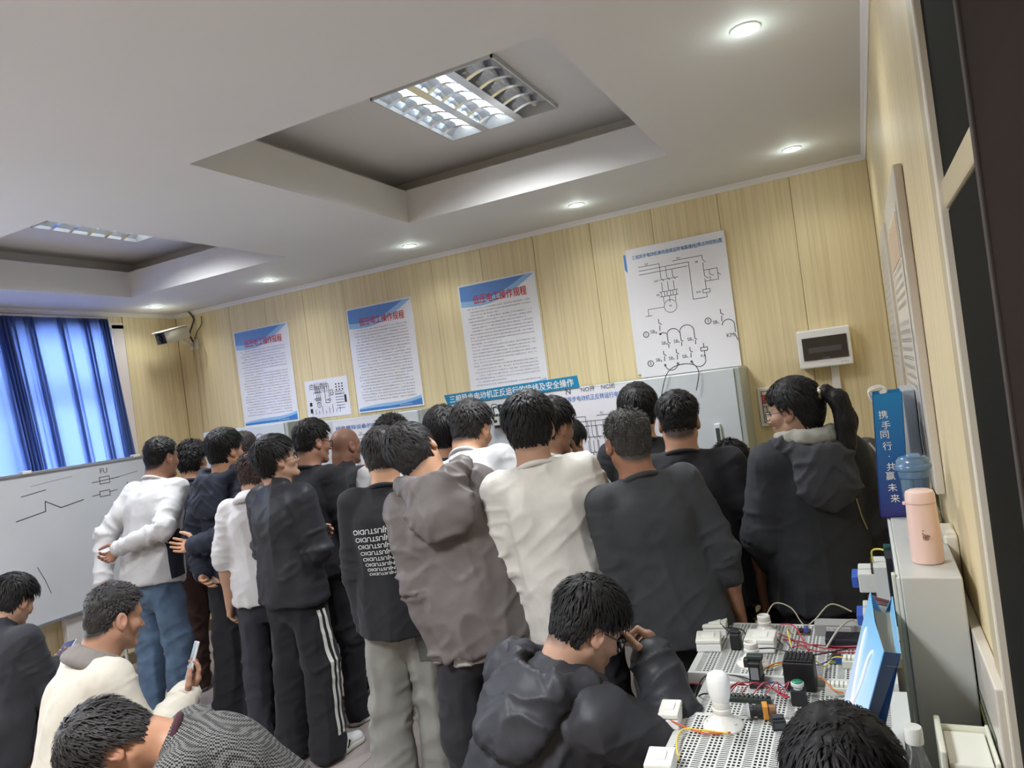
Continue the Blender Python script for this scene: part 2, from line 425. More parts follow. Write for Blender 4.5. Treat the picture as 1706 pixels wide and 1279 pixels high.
# ------------------------------------------------------------------ curtain
def curtain_mat(name, col):
    m = bpy.data.materials.new(name); m.use_nodes = True; nt = m.node_tree
    b = nt.nodes['Principled BSDF']; b.inputs['Base Color'].default_value = (*col, 1); b.inputs['Roughness'].default_value = .8
    tr = nt.nodes.new('ShaderNodeBsdfTranslucent'); tr.inputs['Color'].default_value = (.46, .58, .88, 1)
    mx = nt.nodes.new('ShaderNodeMixShader'); mx.inputs['Fac'].default_value = .62
    nt.links.new(b.outputs['BSDF'], mx.inputs[1]); nt.links.new(tr.outputs['BSDF'], mx.inputs[2])
    nt.links.new(mx.outputs['Shader'], nt.nodes['Material Output'].inputs['Surface'])
    return m
M_CURT = curtain_mat('blue_curtain_cloth', s2l(104, 128, 180))
def curtain(name, y_top, y_bot, ztop, zbot, folds, seed, label, xoff=0.0):
    rnd = np.random.RandomState(seed)
    n, mz = 420, 22
    u = np.linspace(0, 1, n); w = np.linspace(0, 1, mz)
    # phase runs unevenly: wide flat stretches between gathered bundles of pleats
    dens = 0.25 + sum(a * np.exp(-((u - c) / s) ** 2) for (c, s, a) in folds)
    ph = np.cumsum(dens); ph = ph / ph[-1]
    V = []
    for j in range(mz):
        zz = ztop + (zbot - ztop) * w[j]
        y = (y_top[0] + (y_top[1] - y_top[0]) * u) * (1 - w[j]) + (y_bot[0] + (y_bot[1] - y_bot[0]) * u) * w[j]
        g_ = np.clip((dens - .25) / 3, 0, 1); amp = .006 + .026 * g_ * (.8 + .2 * w[j])
        y = y + .015 * g_ * np.sin(4 * np.pi * 25 * ph + .8 * w[j])
        x = amp * np.sin(2 * np.pi * 25 * ph + .5 * np.sin(3 * w[j] + 5 * u)) + .004 * np.sin(2 * np.pi * 37 * ph + 2 * w[j]) * (.4 + .6 * w[j]) + .006 * np.sin(9 * u + 2.2 * w[j])
        V.append(np.stack([XL + .050 + xoff + x, y, np.full(n, zz)], 1))
    V = np.concatenate(V)
    idx = np.arange(n * mz).reshape(mz, n)
    F = np.stack([idx[:-1, :-1], idx[:-1, 1:], idx[1:, 1:], idx[1:, :-1]], -1).reshape(-1, 4)
    root = empty(name, (XL + .050, (y_top[0] + y_top[1]) / 2, zbot), label, 'curtain')
    o = mesh_obj('curtain_cloth', V, F, M_CURT, root, smooth=True)
    sm = o.modifiers.new('thick', 'SOLIDIFY'); sm.thickness = .0015
    MB().tube([(XL + .050, y_top[0], ztop + .012), (XL + .050, y_top[1], ztop + .012)], .010, 10).build('curtain_rail', paint(210, 205, 205, .35, metal=.6), root)
    return root
curtain('curtain', (1.75, 3.80), (1.95, 3.93), 2.735, 1.05, [(.40, .05, 3), (.615, .040, 4.5), (.70, .020, 4), (.81, .016, 3.5), (.905, .018, 4), (.985, .030, 5)], 3, 'blue cloth curtain drawn across the bright window above the whiteboard')

# ------------------------------------------------------------------ louvre lamps in the trays
M_MIRROR = mat('louvre_mirror', (.86, .89, .92), .16, metal=1.0)
M_TUBE = mat('lamp_tube_glow', (1, 1, 1), .4, emit=(.86, .94, 1.0), es=5.0)
M_REFL = mat('lamp_reflector', (.60, .63, .68), .30, metal=.8)
def louvre_lamp(cx, cy, label):
    W, D = .595, .69; z0 = LAMP_Z; z1 = LAMP_Z + .085
    root = empty('louvre_lamp', (cx, cy, z0), label, 'ceiling light', 'louvre lamps in the ceiling trays')
    x0, y0 = cx - W / 2, cy - D / 2; x1, y1 = cx + W / 2, cy + D / 2; t = .008
    MB().box(x0, x0 + t, y0, y1, z0, z1).box(x1 - t, x1, y0, y1, z0, z1).box(x0, x1, y0, y0 + t, z0, z1).box(x0, x1, y1 - t, y1, z0, z1).box(x0, x1, y0, y1, z1 - .004, z1).build('lamp_frame', M_STEEL, root)
    m = MB(); nb = 5
    for k in range(3):                                            # curved reflector troughs above the tubes
        a0 = x0 + t + k * (W - 2 * t) / 3; a1 = a0 + (W - 2 * t) / 3; n = 8
        pts = [(a0 + (a1 - a0) * i / n, z0 + .02 + .048 * math.sin(math.pi * i / n) ** .6) for i in range(n + 1)]
        vs_ = [(p[0], yy, p[1]) for yy in (y0 + t, y1 - t) for p in pts]
        m._add(vs_, [(i, i + 1, n + 2 + i, n + 1 + i) for i in range(n)])
    m.build('reflector', M_REFL, root)
    for k in range(3):
        xc = x0 + t + (k + .5) * (W - 2 * t) / 3
        MB().tube([(xc, y0 + .03, z0 + .045), (xc, y1 - .03, z0 + .045)], .013, 12).build('tube_lamp', M_TUBE if k < 2 else paint(222, 226, 230, .3), root, smooth=True)
    for k in range(1, 3):                                         # long V fins
        xc = x0 + t + k * (W - 2 * t) / 3
        MB()._add([(xc - .022, y0 + t, z0), (xc + .022, y0 + t, z0), (xc, y0 + t, z0 + .05), (xc - .022, y1 - t, z0), (xc + .022, y1 - t, z0), (xc, y1 - t, z0 + .05)], [(0, 1, 4, 3), (1, 2, 5, 4), (2, 0, 3, 5), (0, 2, 1), (3, 4, 5)]).build('louvre_fin', M_MIRROR, root)
    for j in range(1, nb + 1):
        yc = y0 + D * j / (nb + 1)
        for k in range(3):                                        # cross blades, dished between the fins
            a0 = x0 + t + k * (W - 2 * t) / 3 + (.0 if k == 0 else .02); a1 = x0 + t + (k + 1) * (W - 2 * t) / 3 - (.0 if k == 2 else .02); n = 8
            vs_ = []
            for (s_, zt) in ((-.011, 0), (.011, 0), (0, 1)):
                for i in range(n + 1):
                    f = i / n; dip = .020 * math.sin(math.pi * f)
                    vs_.append((a0 + (a1 - a0) * f, yc + s_, (z0 + dip) if not zt else z0 + .052))
            N = n + 1; fs_ = []
            for (p, q) in ((0, 1), (1, 2), (2, 0)):
                fs_ += [(p * N + i, p * N + i + 1, q * N + i + 1, q * N + i) for i in range(n)]
            MB()._add(vs_, fs_).build('louvre_blade', M_MIRROR, root)
    return root
_lamp_lab = ['bright louvre lamp with mirror blades in the nearer ceiling tray', 'louvre lamp in the far left ceiling tray, hidden behind its edge', None, None]
for i in (0, 1):
    (tx, ty) = TRAYS[i]
    louvre_lamp(tx + .04, ty + .13, _lamp_lab[i])

# ------------------------------------------------------------------ downlights
M_GLOW = mat('downlight_glow', (1, 1, 1), .4, emit=(.92, 1.0, .97), es=22.0)
dl_labels = ['small round ceiling downlight near the right wall, closest to the camera', 'small round ceiling downlight in the corner by the right wall', 'downlight above the large circuit diagram poster', 'downlight above the rules poster over the blue banner', 'downlight above the second rules poster from the window', 'downlight in the far corner above the security camera']
for (dx, dy), lab in zip(DOWNLIGHTS, dl_labels):
    if lab is None: continue
    root = empty('downlight', (dx, dy, HC), lab, 'downlight', 'recessed ceiling downlights')
    M = Matrix.Translation((dx, dy, HC))
    MB().lathe([(.030, -.001), (.042, -.006), (.047, -.004), (.048, -.0005)], 28, M, cap=False).build('trim_ring', M_WHITE, root, smooth=True)
    MB().lathe([(.001, -.003), (.030, -.003), (.031, -.001)], 24, M).build('diffuser', M_GLOW, root)

# ------------------------------------------------------------------ posters on the back wall
BLUE1, BLUE2, BLUE3 = paint(98, 140, 206, .3), paint(150, 188, 228, .3), paint(66, 128, 196, .3)
M_PAPER = mat('glossy_poster', s2l(236, 234, 240), .16, coat=.4)
M_RED = paint(204, 58, 62, .3)
M_PRINT = paint(128, 128, 138, .5)
def rules_poster(x0, z0, label, seed, lean=0.0):
    W, H, t = .605, .81, .012; y = YB - t
    root = empty('rules_poster', (x0 + W / 2, YB, z0), label, 'poster', 'blue and white safety rules posters')
    MB().rbox(x0, x0 + W, y, YB - .001, z0, z0 + H, .002).build('poster_board', M_PAPER, root)
    M = frame((x0, y - .0012, z0), (1, 0, 0), (0, 0, 1))
    def blob(pts, material, name, dz): mesh_obj(name, [M @ Vector((p[0], p[1], dz)) for p in pts], [tuple(range(len(pts)))], material, root)
    def wave(f0, f1, xa, xb, n=20):
        return [(xa + (xb - xa) * i / n, f0(xa + (xb - xa) * i / n)) for i in range(n + 1)] + [(xb - (xb - xa) * i / n, f1(xb - (xb - xa) * i / n)) for i in range(n + 1)]
    m_ = .012
    blob(wave(lambda x: H - .155 + .22 * x - .06 * math.sin(5.5 * x), lambda x: H - m_, m_, W - m_), BLUE2, 'wave_band', .0000)
    blob(wave(lambda x: min(H - m_ - .0005, H - .115 + .19 * x - .05 * math.sin(6 * x)), lambda x: H - m_, m_, W - m_), BLUE1, 'wave_band', .0004)
    blob(wave(lambda x: m_, lambda x: .035 + .10 * x * x / W + .012 * math.sin(9 * x), m_, W - m_), BLUE2, 'wave_band', .0000)
    blob(wave(lambda x: m_, lambda x: .018 + .085 * x * x / W + .010 * math.sin(8 * x + .8), m_, W - m_), BLUE3, 'wave_band', .0004)
    text('title', '低压电工操作规程', M @ Matrix.Translation((W * .53, H - .118, .0012)), .066, M_RED, root, bold=.010, width=.42)
    rnd = random.Random(seed); d = Draw(M @ Matrix.Translation((0, 0, .0009)))
    y_ = H - .185; rows = 0
    while y_ > .075:
        ind = rnd.choice([0, .02, .0]); end = W - .06 - (rnd.choice([0, 0, .05, .25]) if rows % 3 == 2 else 0)
        d.greek(.055 + ind, end, y_, .0092, rnd); y_ -= .0225; rows += 1
    d.build('small_print', M_PRINT, root)
    text('footer', '电工安全培训操作规程', M @ Matrix.Translation((W * .74, .026, .0012)), .011, M_WHITE, root, align='CENTER')
    for px in (.16, W - .10):
        MB().tube([(x0 + px, YB - .004, z0 + H - .004), (x0 + px, YB - .006, z0 + H + .018)], .0016, 6).tube([(x0 + px - .006, YB - .004, z0 + H + .016), (x0 + px + .008, YB - .004, z0 + H + .012)], .0015, 6).build('hook', M_STEEL, root)
    return root
rules_poster(-4.733, 1.733, 'rules poster on the back wall nearest the window, left of the small diagram sheet', 1)
rules_poster(-3.524, 1.728, 'rules poster with glare on its title, just right of the small diagram sheet', 2)
rules_poster(-2.515, 1.728, 'rules poster partly covered along its foot by the blue banner', 3)

def circuit(d, x0, y0, sx, sy, rnd, simple=False):
    L = lambda *p, **k: d.line([(x0 + sx * a, y0 + sy * b) for a, b in p], **k)
    for i in range(3): L((.05, .97 - .07 * i), (.30 + .16 * i, .97 - .07 * i))
    for i in range(3):
        x = .30 + .07 * i
        L((x, .97 - .07 * i), (x, .70)); L((x, .70), (x + .03, .64)); L((x, .62), (x, .45))
        d.rect(x0 + sx * (x - .02), y0 + sy * .36, x0 + sx * (x + .02), y0 + sy * .45); L((x, .36), (x, .24))
    d.circ(x0 + sx * .37, y0 + sy * .17, .075 * sx)
    L((.26, .45), (.48, .45)); L((.26, .36), (.48, .36)); L((.28, .67), (.50, .67))
    L((.46, .97), (.80, .97), (.80, .90)); L((.80, .90), (.83, .84)); L((.80, .84), (.80, .70), (.95, .70), (.95, .50), (.80, .50)); L((.80, .70), (.80, .60)); L((.80, .60), (.84, .55)); L((.80, .55), (.80, .36))
    d.rect(x0 + sx * .76, y0 + sy * .30, x0 + sx * .84, y0 + sy * .36); L((.80, .30), (.80, .22), (.64, .22), (.64, .90), (.46, .90))
    L((.95, .62), (.98, .57)); L((.86, .70), (.86, .62)); L((.86, .62), (.90, .58)); L((.86, .58), (.86, .50))
    if not simple:
        L((.10, .17), (.29, .17)); L((.10, .17), (.10, .05)); L((.06, .05), (.14, .05))
    for (a, b, s) in ((.15, 1.0, 'QF'), (.53, 1.0, 'FU'), (.24, .66, 'KM'), (.24, .40, 'FR'), (.73, .87, 'SB'), (.71, .33, 'KM'), (.37, .17, 'M')):
        d.txt(s, x0 + sx * a, y0 + sy * b, .018)

# tall whiteboard poster with printed circuit and marker notes
root = empty('circuit_poster', (-.97, YB, 1.72), 'large white circuit diagram poster with handwritten marker notes below', 'poster')
MB().rbox(-1.290, -.72, YB - .012, YB - .001, 1.75, 2.52, .002).build('poster_board', M_PAPER, root)
MB().rbox(-1.268, -.652, YB - .016, YB - .0125, 1.725, 2.545, .0015).build('front_sheet', M_PAPER, root)
Mp = frame((-1.268, YB - .0172, 1.72), (1, 0, 0), (0, 0, 1))
text('title', '三相异步电动机单向连续运转电路接线(带点动控制)图', Mp @ Matrix.Translation((.318, .765, 0)), .028, paint(36, 120, 176, .4), root, bold=.012, width=.56)
d = Draw(Mp, .0028); rnd = random.Random(4); circuit(d, .045, .37, .53, .34, rnd); d.build('printed_circuit', M_INK, root)
mesh_obj('wave_band', [(-1.286, YB - .0135, 2.42), (-1.27, YB - .0135, 2.40), (-1.27, YB - .0135, 2.515), (-1.286, YB - .0135, 2.515)], [(0, 1, 2, 3)], BLUE1, root)
d = Draw(Mp, .0042)
def sw(x, y, s=.03):
    d.line([(x, y + s * 1.6), (x, y + s * .8)]); d.line([(x, y + s * .8), (x + s * .55, y + s * .45)]); d.line([(x + s * .1, y + s * .3), (x, y - s * .8)])
d.circ(.065, .275, .017); d.txt('1', .065, .275, .026); d.txt('SB₂', .115, .285, .030)
sw(.155, .31); d.circ(.155, .265, .005)
d.line([(.155, .265), (.175, .272), (.195, .262)]); d.circ(.235, .245, .042, a0=150, a1=15, n=10); d.circ(.320, .252, .045, a0=160, a1=10, n=10)
for xx in (.197, .278, .363): d.line([(xx, .262), (xx, .215)]); sw(xx, .19, .022)
for xx, s in ((.175, 'SB₂'), (.25, 'SB₁'), (.335, 'SB₁')): d.txt(s, xx, .205, .028)
d.circ(.07, .09, .018); d.txt('2', .07, .09, .026)
for xx, s in ((.16, 'SB₂'), (.24, 'SB₁'), (.325, 'SB₁')):
    d.txt(s, xx - .035, .105, .028); sw(xx, .115, .026); d.circ(xx, .068, .005)
d.circ(.20, .072, .04, a0=190, a1=350, n=10); d.circ(.37, .075, .043, a0=190, a1=350, n=10); d.rect(.39, .125, .43, .145); d.line([(.41, .17), (.41, .145)]); d.line([(.41, .125), (.41, .07)]); d.txt('KA', .40, .095, .024)
d.circ(.455, .30, .018); d.txt('3', .455, .30, .026); d.txt('SB₁', .50, .285, .028); sw(.535, .31); d.circ(.57, .255, .037, a0=170, a1=5, n=10); d.line([(.606, .258), (.606, .21)]); d.txt('KM', .575, .195, .034); d.line([(.60, .20), (.615, .16)])
tag(d.build('marker_notes', M_INK, root), kind='stuff')
for px in (-1.19, -.82):
    MB().tube([(px, YB - .004, 2.535), (px, YB - .006, 2.562)], .002, 6).build('hook', M_STEEL, root)

# small sheet between the first two posters
root = empty('diagram_sheet', (-3.82, YB, 1.73), 'small white sheet of wiring diagrams between two rules posters', 'paper sheet')
MB().box(-4.035, -3.603, YB - .003, YB - .0005, 1.731, 2.036).build('sheet', M_PAPER, root)
Mp = frame((-4.035, YB - .0045, 1.731), (1, 0, 0), (0, 0, 1)); d = Draw(Mp, .0035); rnd = random.Random(9)
circuit(d, .03, .07, .26, .20, rnd, True)
for i in range(9): d.line([(.05 + .035 * i, .03), (.05 + .035 * i, .05 + .05 * rnd.random())])
for i in range(3):
    for j in range(3): d.fill(.31 + .03 * i, .20 + .022 * j, .322 + .03 * i, .212 + .022 * j)
d.fill(.03, .10, .055, .13); d.fill(.03, .045, .055, .08); d.fill(.385, .10, .405, .16)
for i in range(7): d.line([(.30, .06 + .022 * i), (.38, .06 + .022 * i)]); d.line([(.10 + .02 * i, .28), (.10 + .02 * i, .20)])
d.greek(.30, .40, .17, .012, rnd); d.build('printed_circuit', M_INK, root)

# ------------------------------------------------------------------ banner
root = empty('banner', (-2.06, YB - .31, 1.72), 'blue banner strip with white Chinese lettering across the cabinet top', 'banner')
By = YB - .3135
mesh_obj('banner_cloth', *(lambda m: (m.v, m.f))(MB()._add([(-2.557, By, 1.780), (-1.588, By, 1.795), (-1.580, By, 1.722), (-2.536, By, 1.708), (-2.557, By + .004, 1.780), (-1.588, By + .004, 1.795), (-1.580, By + .004, 1.722), (-2.536, By + .004, 1.708)], [(0, 3, 2, 1), (4, 5, 6, 7), (0, 1, 5, 4), (1, 2, 6, 5), (2, 3, 7, 6), (3, 0, 4, 7)])), paint(26, 134, 178, .4), root)
text('lettering', '三相异步电动机正反运行的接线及安全操作', frame((-2.065, By - .0016, 1.7515), (1, 0, .012), (0, 0, 1)), .052, M_WHITE, root, bold=.014, width=.90)

# ------------------------------------------------------------------ training cabinets along the back wall
M_CABW = mat('cabinet_enamel_white', s2l(208, 212, 216), .25, noise=.02)
M_CABG = mat('cabinet_enamel_grey', s2l(176, 182, 176), .35, noise=.03)
def cabinet(x0, x1, ztop, label, zbot=.78, depth=.30):
    root = empty('training_cabinet', ((x0 + x1) / 2, YB - depth / 2, 0), label, 'cabinet', 'training cabinets along the back wall')
    y0, y1 = YB - depth, YB - .005
    MB().rbox(x0, x1, y0 + .004, y1, zbot, ztop, .004).build('carcass', M_CABG, root)
    MB().rbox(x0 + .004, x1 - .030, y0 - .006, y0 + .0035, zbot + .004, ztop - .003, .003).build('door', M_CABW, root)
    for (lx, ly) in ((x0 + .03, y0 + .04), (x1 - .03, y0 + .04), (x0 + .03, y1 - .04), (x1 - .03, y1 - .04)):
        MB().rbox(lx - .022, lx + .022, ly - .022, ly + .022, 0, zbot, .003).build('leg', M_CABG, root)
    MB().rbox(x0 - .02, x1 + .02, y0 - .02, y1, zbot - .04, zbot - .001, .004).build('shelf_top', M_CABG, root)
    return root, frame((x0, y0 - .0075, zbot), (1, 0, 0), (0, 0, 1)), x1 - x0, ztop - zbot
cC, MC, wC, hC = cabinet(-4.90, -3.99, 1.735, 'white fronted training cabinet under the rules poster nearest the window')
cA, MA, wA, hA = cabinet(-3.80, -2.76, 1.705, 'training cabinet carrying wired contactors below the glare-lit rules poster')
cB, MBm, wB, hB = cabinet(-2.46, -.628, 1.722, 'widest training cabinet with diagram poster and plain right half, under the banner')
h = MB().rbox(-.80 - .0, -.765, YB - .30 - .030, YB - .30 - .0065, 1.30, 1.42, .006); hd = h.build('handle', paint(222, 226, 224, .3), cB)
MB().rbox(-.793, -.772, YB - .3345, YB - .3302, 1.315, 1.395, .001).build('latch', paint(70, 78, 80, .4), hd)
d = Draw(MC, .004); d.circ(.62, hC - .11, .045); d.line([(.55, hC - .16), (.70, hC - .15)]); d.rect(.60, hC - .22, .66, hC - .17); d.line([(.4, hC - .2), (.55, hC - .16)]); tag(d.build('marker_notes', M_INK, cC), kind='stuff')

def sheet_on(parent, M, x0, x1, z0, z1, title, seed, tsize):
    o = MB(); o._add([M @ Vector(p) for p in ((x0, z0, .0005), (x1, z0, .0005), (x1, z1, .0005), (x0, z1, .0005), (x0, z0, .002), (x1, z0, .002), (x1, z1, .002), (x0, z1, .002))], [(3, 2, 1, 0), (4, 5, 6, 7), (0, 1, 5, 4), (1, 2, 6, 5), (2, 3, 7, 6), (3, 0, 4, 7)])
    s = o.build('diagram_poster', M_PAPER, parent)
    # sub-parts of the poster
    T2 = M @ Matrix.Translation((0, 0, .0032))
    text('title', title, T2 @ Matrix.Translation(((x0 + x1) / 2, z1 - .055, 0)), tsize, paint(62, 116, 190, .4), s, bold=.010, width=(x1 - x0) * .90)
    d = Draw(T2, .0032); circuit(d, x0 + .05, z0 + .30, x1 - x0 - .1, .43, random.Random(seed))
    for i in range(4): d.line([(x0 + .2 + .05 * i, z1 - .2), (x0 + .2 + .05 * i, z1 - .42), (x0 + .25 + .05 * i, z1 - .47)])
    d.build('printed_circuit', M_INK, s)
    return s
sheet_on(cB, MBm, .70, 1.27, .04, hB - .015, '三相异步电动机正反转运行电路的接线', 5, .036)
d = Draw(MBm @ Matrix.Translation((0, 0, .004)), .004); d.txt('N', .80, hB - .022, .05); d.txt('NO开', .93, hB - .020, .036); d.txt('NC闭', 1.06, hB - .018, .036)
d.txt('上16', .46, hB - .075, .042); d.txt('1 2', .47, hB - .16, .030); d.circ(.36, hB - .33, .16, a0=95, a1=30, n=12); d.line([(.33, hB - .20), (.45, hB - .26), (.5, hB - .32)]); tag(d.build('marker_notes', M_INK, cB), kind='stuff')
sheet_on(cA, MA, .26, .73, .08, hA - .012, '线路模拟设备的接线', 6, .034)

def contactor(parent, M, x, z, w, hgt, dep, col=(196, 198, 194), poles=3):
    """a switchgear block with stepped front, terminal screws and a rating window"""
    m = MB(); q = M @ Matrix.Translation((x, z, 0))
    m.box(0, w, 0, hgt, 0, dep * .55, q); m.rbox(.004, w - .004, hgt * .22, hgt * .80, dep * .5, dep, .003, q)
    b = m.build('contactor', paint(*col, .4), parent)
    for i in range(poles):
        cx = w * (i + .5) / poles
        for zz in (.10, .90):
            MB().box(cx - w * .10, cx + w * .10, hgt * zz - .008, hgt * zz + .008, dep * .55, dep * .62, q).build('terminal', paint(60, 62, 64, .4), b)
    MB().box(w * .3, w * .7, hgt * .42, hgt * .60, dep, dep + .002, q).build('rating_window', paint(60, 62, 64, .4), b)
    return b
for i in range(4): contactor(cA, MA, .775 + .055 * i, hA - .185, .052, .085, .07)
for i in range(4): contactor(cA, MA, .775 + .055 * i, hA - .30, .052, .085, .07, (150, 152, 156))
for i in range(2): contactor(cB, MBm, .275 + .062 * i, hB - .20, .056, .095, .07)
contactor(cB, MBm, .40, hB - .185, .06, .07, .06, (120, 122, 124), 2)
def wires_on(parent, M, xs, z, amp, seed, material, n=6):
    rnd = random.Random(seed)
    for k in range(n):
        a = rnd.uniform(*xs); b = rnd.uniform(*xs); hh = amp * rnd.uniform(.5, 1)
        pts = [M @ Vector(p) for p in ((a, z, .06), (a + (b - a) * .1, z + hh * .8, .085), ((a + b) / 2, z + hh, .10), (b - (b - a) * .1, z + hh * .7, .085), (b, z, .06))]
        MB().tube(catmull(pts, 6), .0026, 6).build('wire', material, parent, smooth=True)
wires_on(cB, MBm, (.26, .42), hB - .11, .075, 3, M_BLACK, 7)
wires_on(cA, MA, (.77, .99), hA - .11, .045, 4, M_BLACK, 7)
wires_on(cA, MA, (.77, .99), hA - .22, .03, 8, paint(150, 60, 60, .5), 4)
# loose black wire looped over the cabinet top
MB().tube(catmull([(-1.08, YB - .33, 1.60), (-1.03, YB - .33, 1.73), (-.97, YB - .30, 1.775), (-.88, YB - .30, 1.77), (-.845, YB - .33, 1.72), (-.87, YB - .34, 1.62)], 8), .0024, 6).build('loop_wire', M_BLACK, cB, smooth=True)

# ------------------------------------------------------------------ distribution box, duct, red notice
root = empty('breaker_box', (-.19, YB, 1.66), 'white breaker box with smoked window on the back wall', 'electrical box')
MB().rbox(-.322, -.053, YB - .075, YB - .001, 1.664, 1.872, .006).build('box_body', M_WHITE, root)
MB().rbox(-.326, -.049, YB - .092, YB - .0755, 1.660, 1.876, .008).build('box_cover', M_WHITE, root)
MB().rbox(-.300, -.068, YB - .099, YB - .0925, 1.705, 1.832, .003).build('smoked_window', mat('smoked_plastic', s2l(58, 54, 52), .12, coat=.5), root)
MB().box(-.27, -.10, YB - .1005, YB - .0992, 1.745, 1.775).build('switch_row', paint(84, 80, 78, .3), root)
MB().box(-.205, -.165, YB - .1005, YB - .0992, 1.708, 1.714).build('latch', paint(90, 96, 120, .3), root)
Draw(frame((-.112, YB - .0935, 1.676), (1, 0, 0), (0, 0, 1))).greek(0, .042, 0, .008, random.Random(2)).build('maker_mark', paint(90, 90, 90, .5), root)
tag(MB().rbox(-.172, -.130, YB - .022, YB - .001, .78, 1.660, .003).build('cable_duct', M_TRIM), 'white square cable duct running down below the breaker box', 'cable duct')
root = empty('notice_card', (-.47, YB, 1.35), 'white framed notice with red heading, beside the woman with the ponytail', 'notice')
MB().rbox(-.585, -.36, YB - .012, YB - .001, 1.352, 1.580, .003).build('card_frame', M_WHITE, root)
MB().box(-.572, -.373, YB - .0132, YB - .0122, 1.366, 1.567).build('card_sheet', paint(232, 222, 216, .5), root)
Mp = frame((-.585, YB - .0142, 1.352), (1, 0, 0), (0, 0, 1))
d = Draw(Mp, .004); d.rect(.022, .022, .203, .206); d.line([(.022, .115), (.203, .115)]); d.line([(.04, .115), (.055, .03)]); d.line([(.07, .10), (.045, .06)]); d.build('ruled_lines', paint(70, 50, 50, .6), root)
text('heading', '西线', Mp @ Matrix.Translation((.075, .160, .001)), .060, M_RED, root, bold=.02)

# ------------------------------------------------------------------ security camera
root = empty('security_camera', (-5.18, 4.40, 2.53), 'white bullet security camera in the far corner', 'camera')
Rc = Matrix.Translation((-5.16, 4.22, 2.585)) @ Matrix.Rotation(math.radians(3), 4, 'Z') @ Matrix.Rotation(math.radians(14), 4, 'X')
MB().rbox(-.058, .058, -.13, .13, -.054, .045, .012, Rc).build('camera_body', paint(214, 208, 190, .35), root, smooth=True)
MB().rbox(-.064, .064, -.150, .135, .0455, .054, .004, Rc).build('sun_shield', paint(228, 222, 206, .35), root)
MB().rbox(-.053, .053, -.1335, -.1305, -.050, .041, .001, Rc).build('camera_face', mat('dark_lens_glass', s2l(44, 44, 60), .1, coat=.6), root)
MB().lathe([(.022, 0), (.022, .012), (.016, .014)], 20, Rc @ Matrix.Translation((0, -.134, 0)) @ Matrix.Rotation(math.radians(90), 4, 'X')).build('lens', paint(20, 20, 28, .08), root, smooth=True)
MB().tube([Rc @ Vector((0, .05, -.046)), Rc @ Vector((.0, .09, -.085)), (-5.20, 4.43, 2.50), (-5.215, 4.478, 2.515)], [.014, .016, .016, .018], 12).build('bracket_arm', paint(220, 214, 198, .35), root, smooth=True)
MB().rbox(-5.262, -5.172, YB - .016, YB - .0005, 2.465, 2.555, .004).build('mount_plate', paint(226, 222, 214, .35), root)
MB().tube(catmull([(-5.16, 4.42, 2.52), (-5.145, 4.40, 2.43), (-5.115, 4.38, 2.40), (-5.09, 4.40, 2.44), (-5.11, 4.43, 2.50)], 8), .005, 8).build('cable_coil', paint(150, 136, 104, .5), root, smooth=True)
MB().tube(catmull([(-5.20, 4.45, 2.53), (-5.23, 4.45, 2.60), (-5.19, 4.45, 2.67), (-5.17, 4.46, 2.73), (-5.21, 4.45, 2.80)], 8), .0075, 8).build('cable', paint(60, 60, 64, .5), root, smooth=True)
MB().tube(catmull([(-5.19, 4.46, 2.55), (-5.15, 4.465, 2.62), (-5.09, 4.465, 2.67), (-5.08, 4.465, 2.74)], 8), .004, 8).build('cable', paint(90, 80, 66, .5), root, smooth=True)
tag(MB().tube([(-5.23, 4.462, 2.46), (-5.24, 4.462, 1.2), (-5.24, 4.462, .1)], .006, 8).build('cable_conduit', paint(202, 190, 160, .5), None), 'thin pale conduit running down the far corner under the security camera', 'cable')

# ------------------------------------------------------------------ whiteboard on a stand by the left wall
root = empty('whiteboard', (-5.29, 2.75, 0), 'large whiteboard with faint marker drawings below the blue curtain', 'whiteboard')
WB0, WB1, WBZ0, WBZ1, WX = 1.35, 3.97, .575, 1.60, -5.27
MB().box(WX - .012, WX, WB0, WB1, WBZ0, WBZ1).build('board_surface', mat('whiteboard_enamel', s2l(202, 204, 208), .22, noise=.03, nscale=(2, 2, 2)), root)
M_ALU = mat('aluminium', s2l(176, 178, 180), .32, metal=.7)
for nm, bx in (('frame_rail', (WX - .02, WX + .012, WB0 - .02, WB1 + .02, WBZ1, WBZ1 + .022)), ('frame_rail', (WX - .02, WX + .012, WB0 - .02, WB1 + .02, WBZ0 - .022, WBZ0)), ('frame_stile', (WX - .02, WX + .012, WB0 - .022, WB0, WBZ0, WBZ1)), ('frame_stile', (WX - .02, WX + .012, WB1, WB1 + .022, WBZ0, WBZ1))):
    MB().rbox(*bx, .004).build(nm, M_ALU, root)
for yy in (2.98, 3.82): MB().rbox(WX - .025, WX + .018, yy - .03, yy + .03, WBZ1 + .012, WBZ1 + .034, .004).build('clip', M_TRIM, root)
for yy in (1.7, 3.20): MB().rbox(WX - .08, WX - .022, yy - .06, yy + .06, 0, WBZ0 + .1, .004).build('leg', paint(206, 202, 198, .45), root)
Mp = frame((WX + .0008, WB0, WBZ0), (0, 1, 0), (0, 0, 1)); d = Draw(Mp, .005)
P = lambda y, z: (y - WB0, z - WBZ0)
d.line([P(2.88, 1.30), P(3.08, 1.33), P(3.085, 1.40), P(3.19, 1.335), P(3.36, 1.36)], .006); d.line([P(2.93, 1.46), P(3.10, 1.48)])
d.rect(*P(3.50, 1.45), *P(3.58, 1.50)); d.line([P(3.44, 1.47), P(3.66, 1.48)]); d.line([P(3.6, 1.475), P(3.82, 1.50)], .003); d.txt('FU', *P(3.54, 1.545), .055)
d.rect(*P(3.49, 1.355), *P(3.57, 1.395)); d.line([P(3.43, 1.37), P(3.49, 1.375)]); d.line([P(3.57, 1.38), P(3.63, 1.385)])
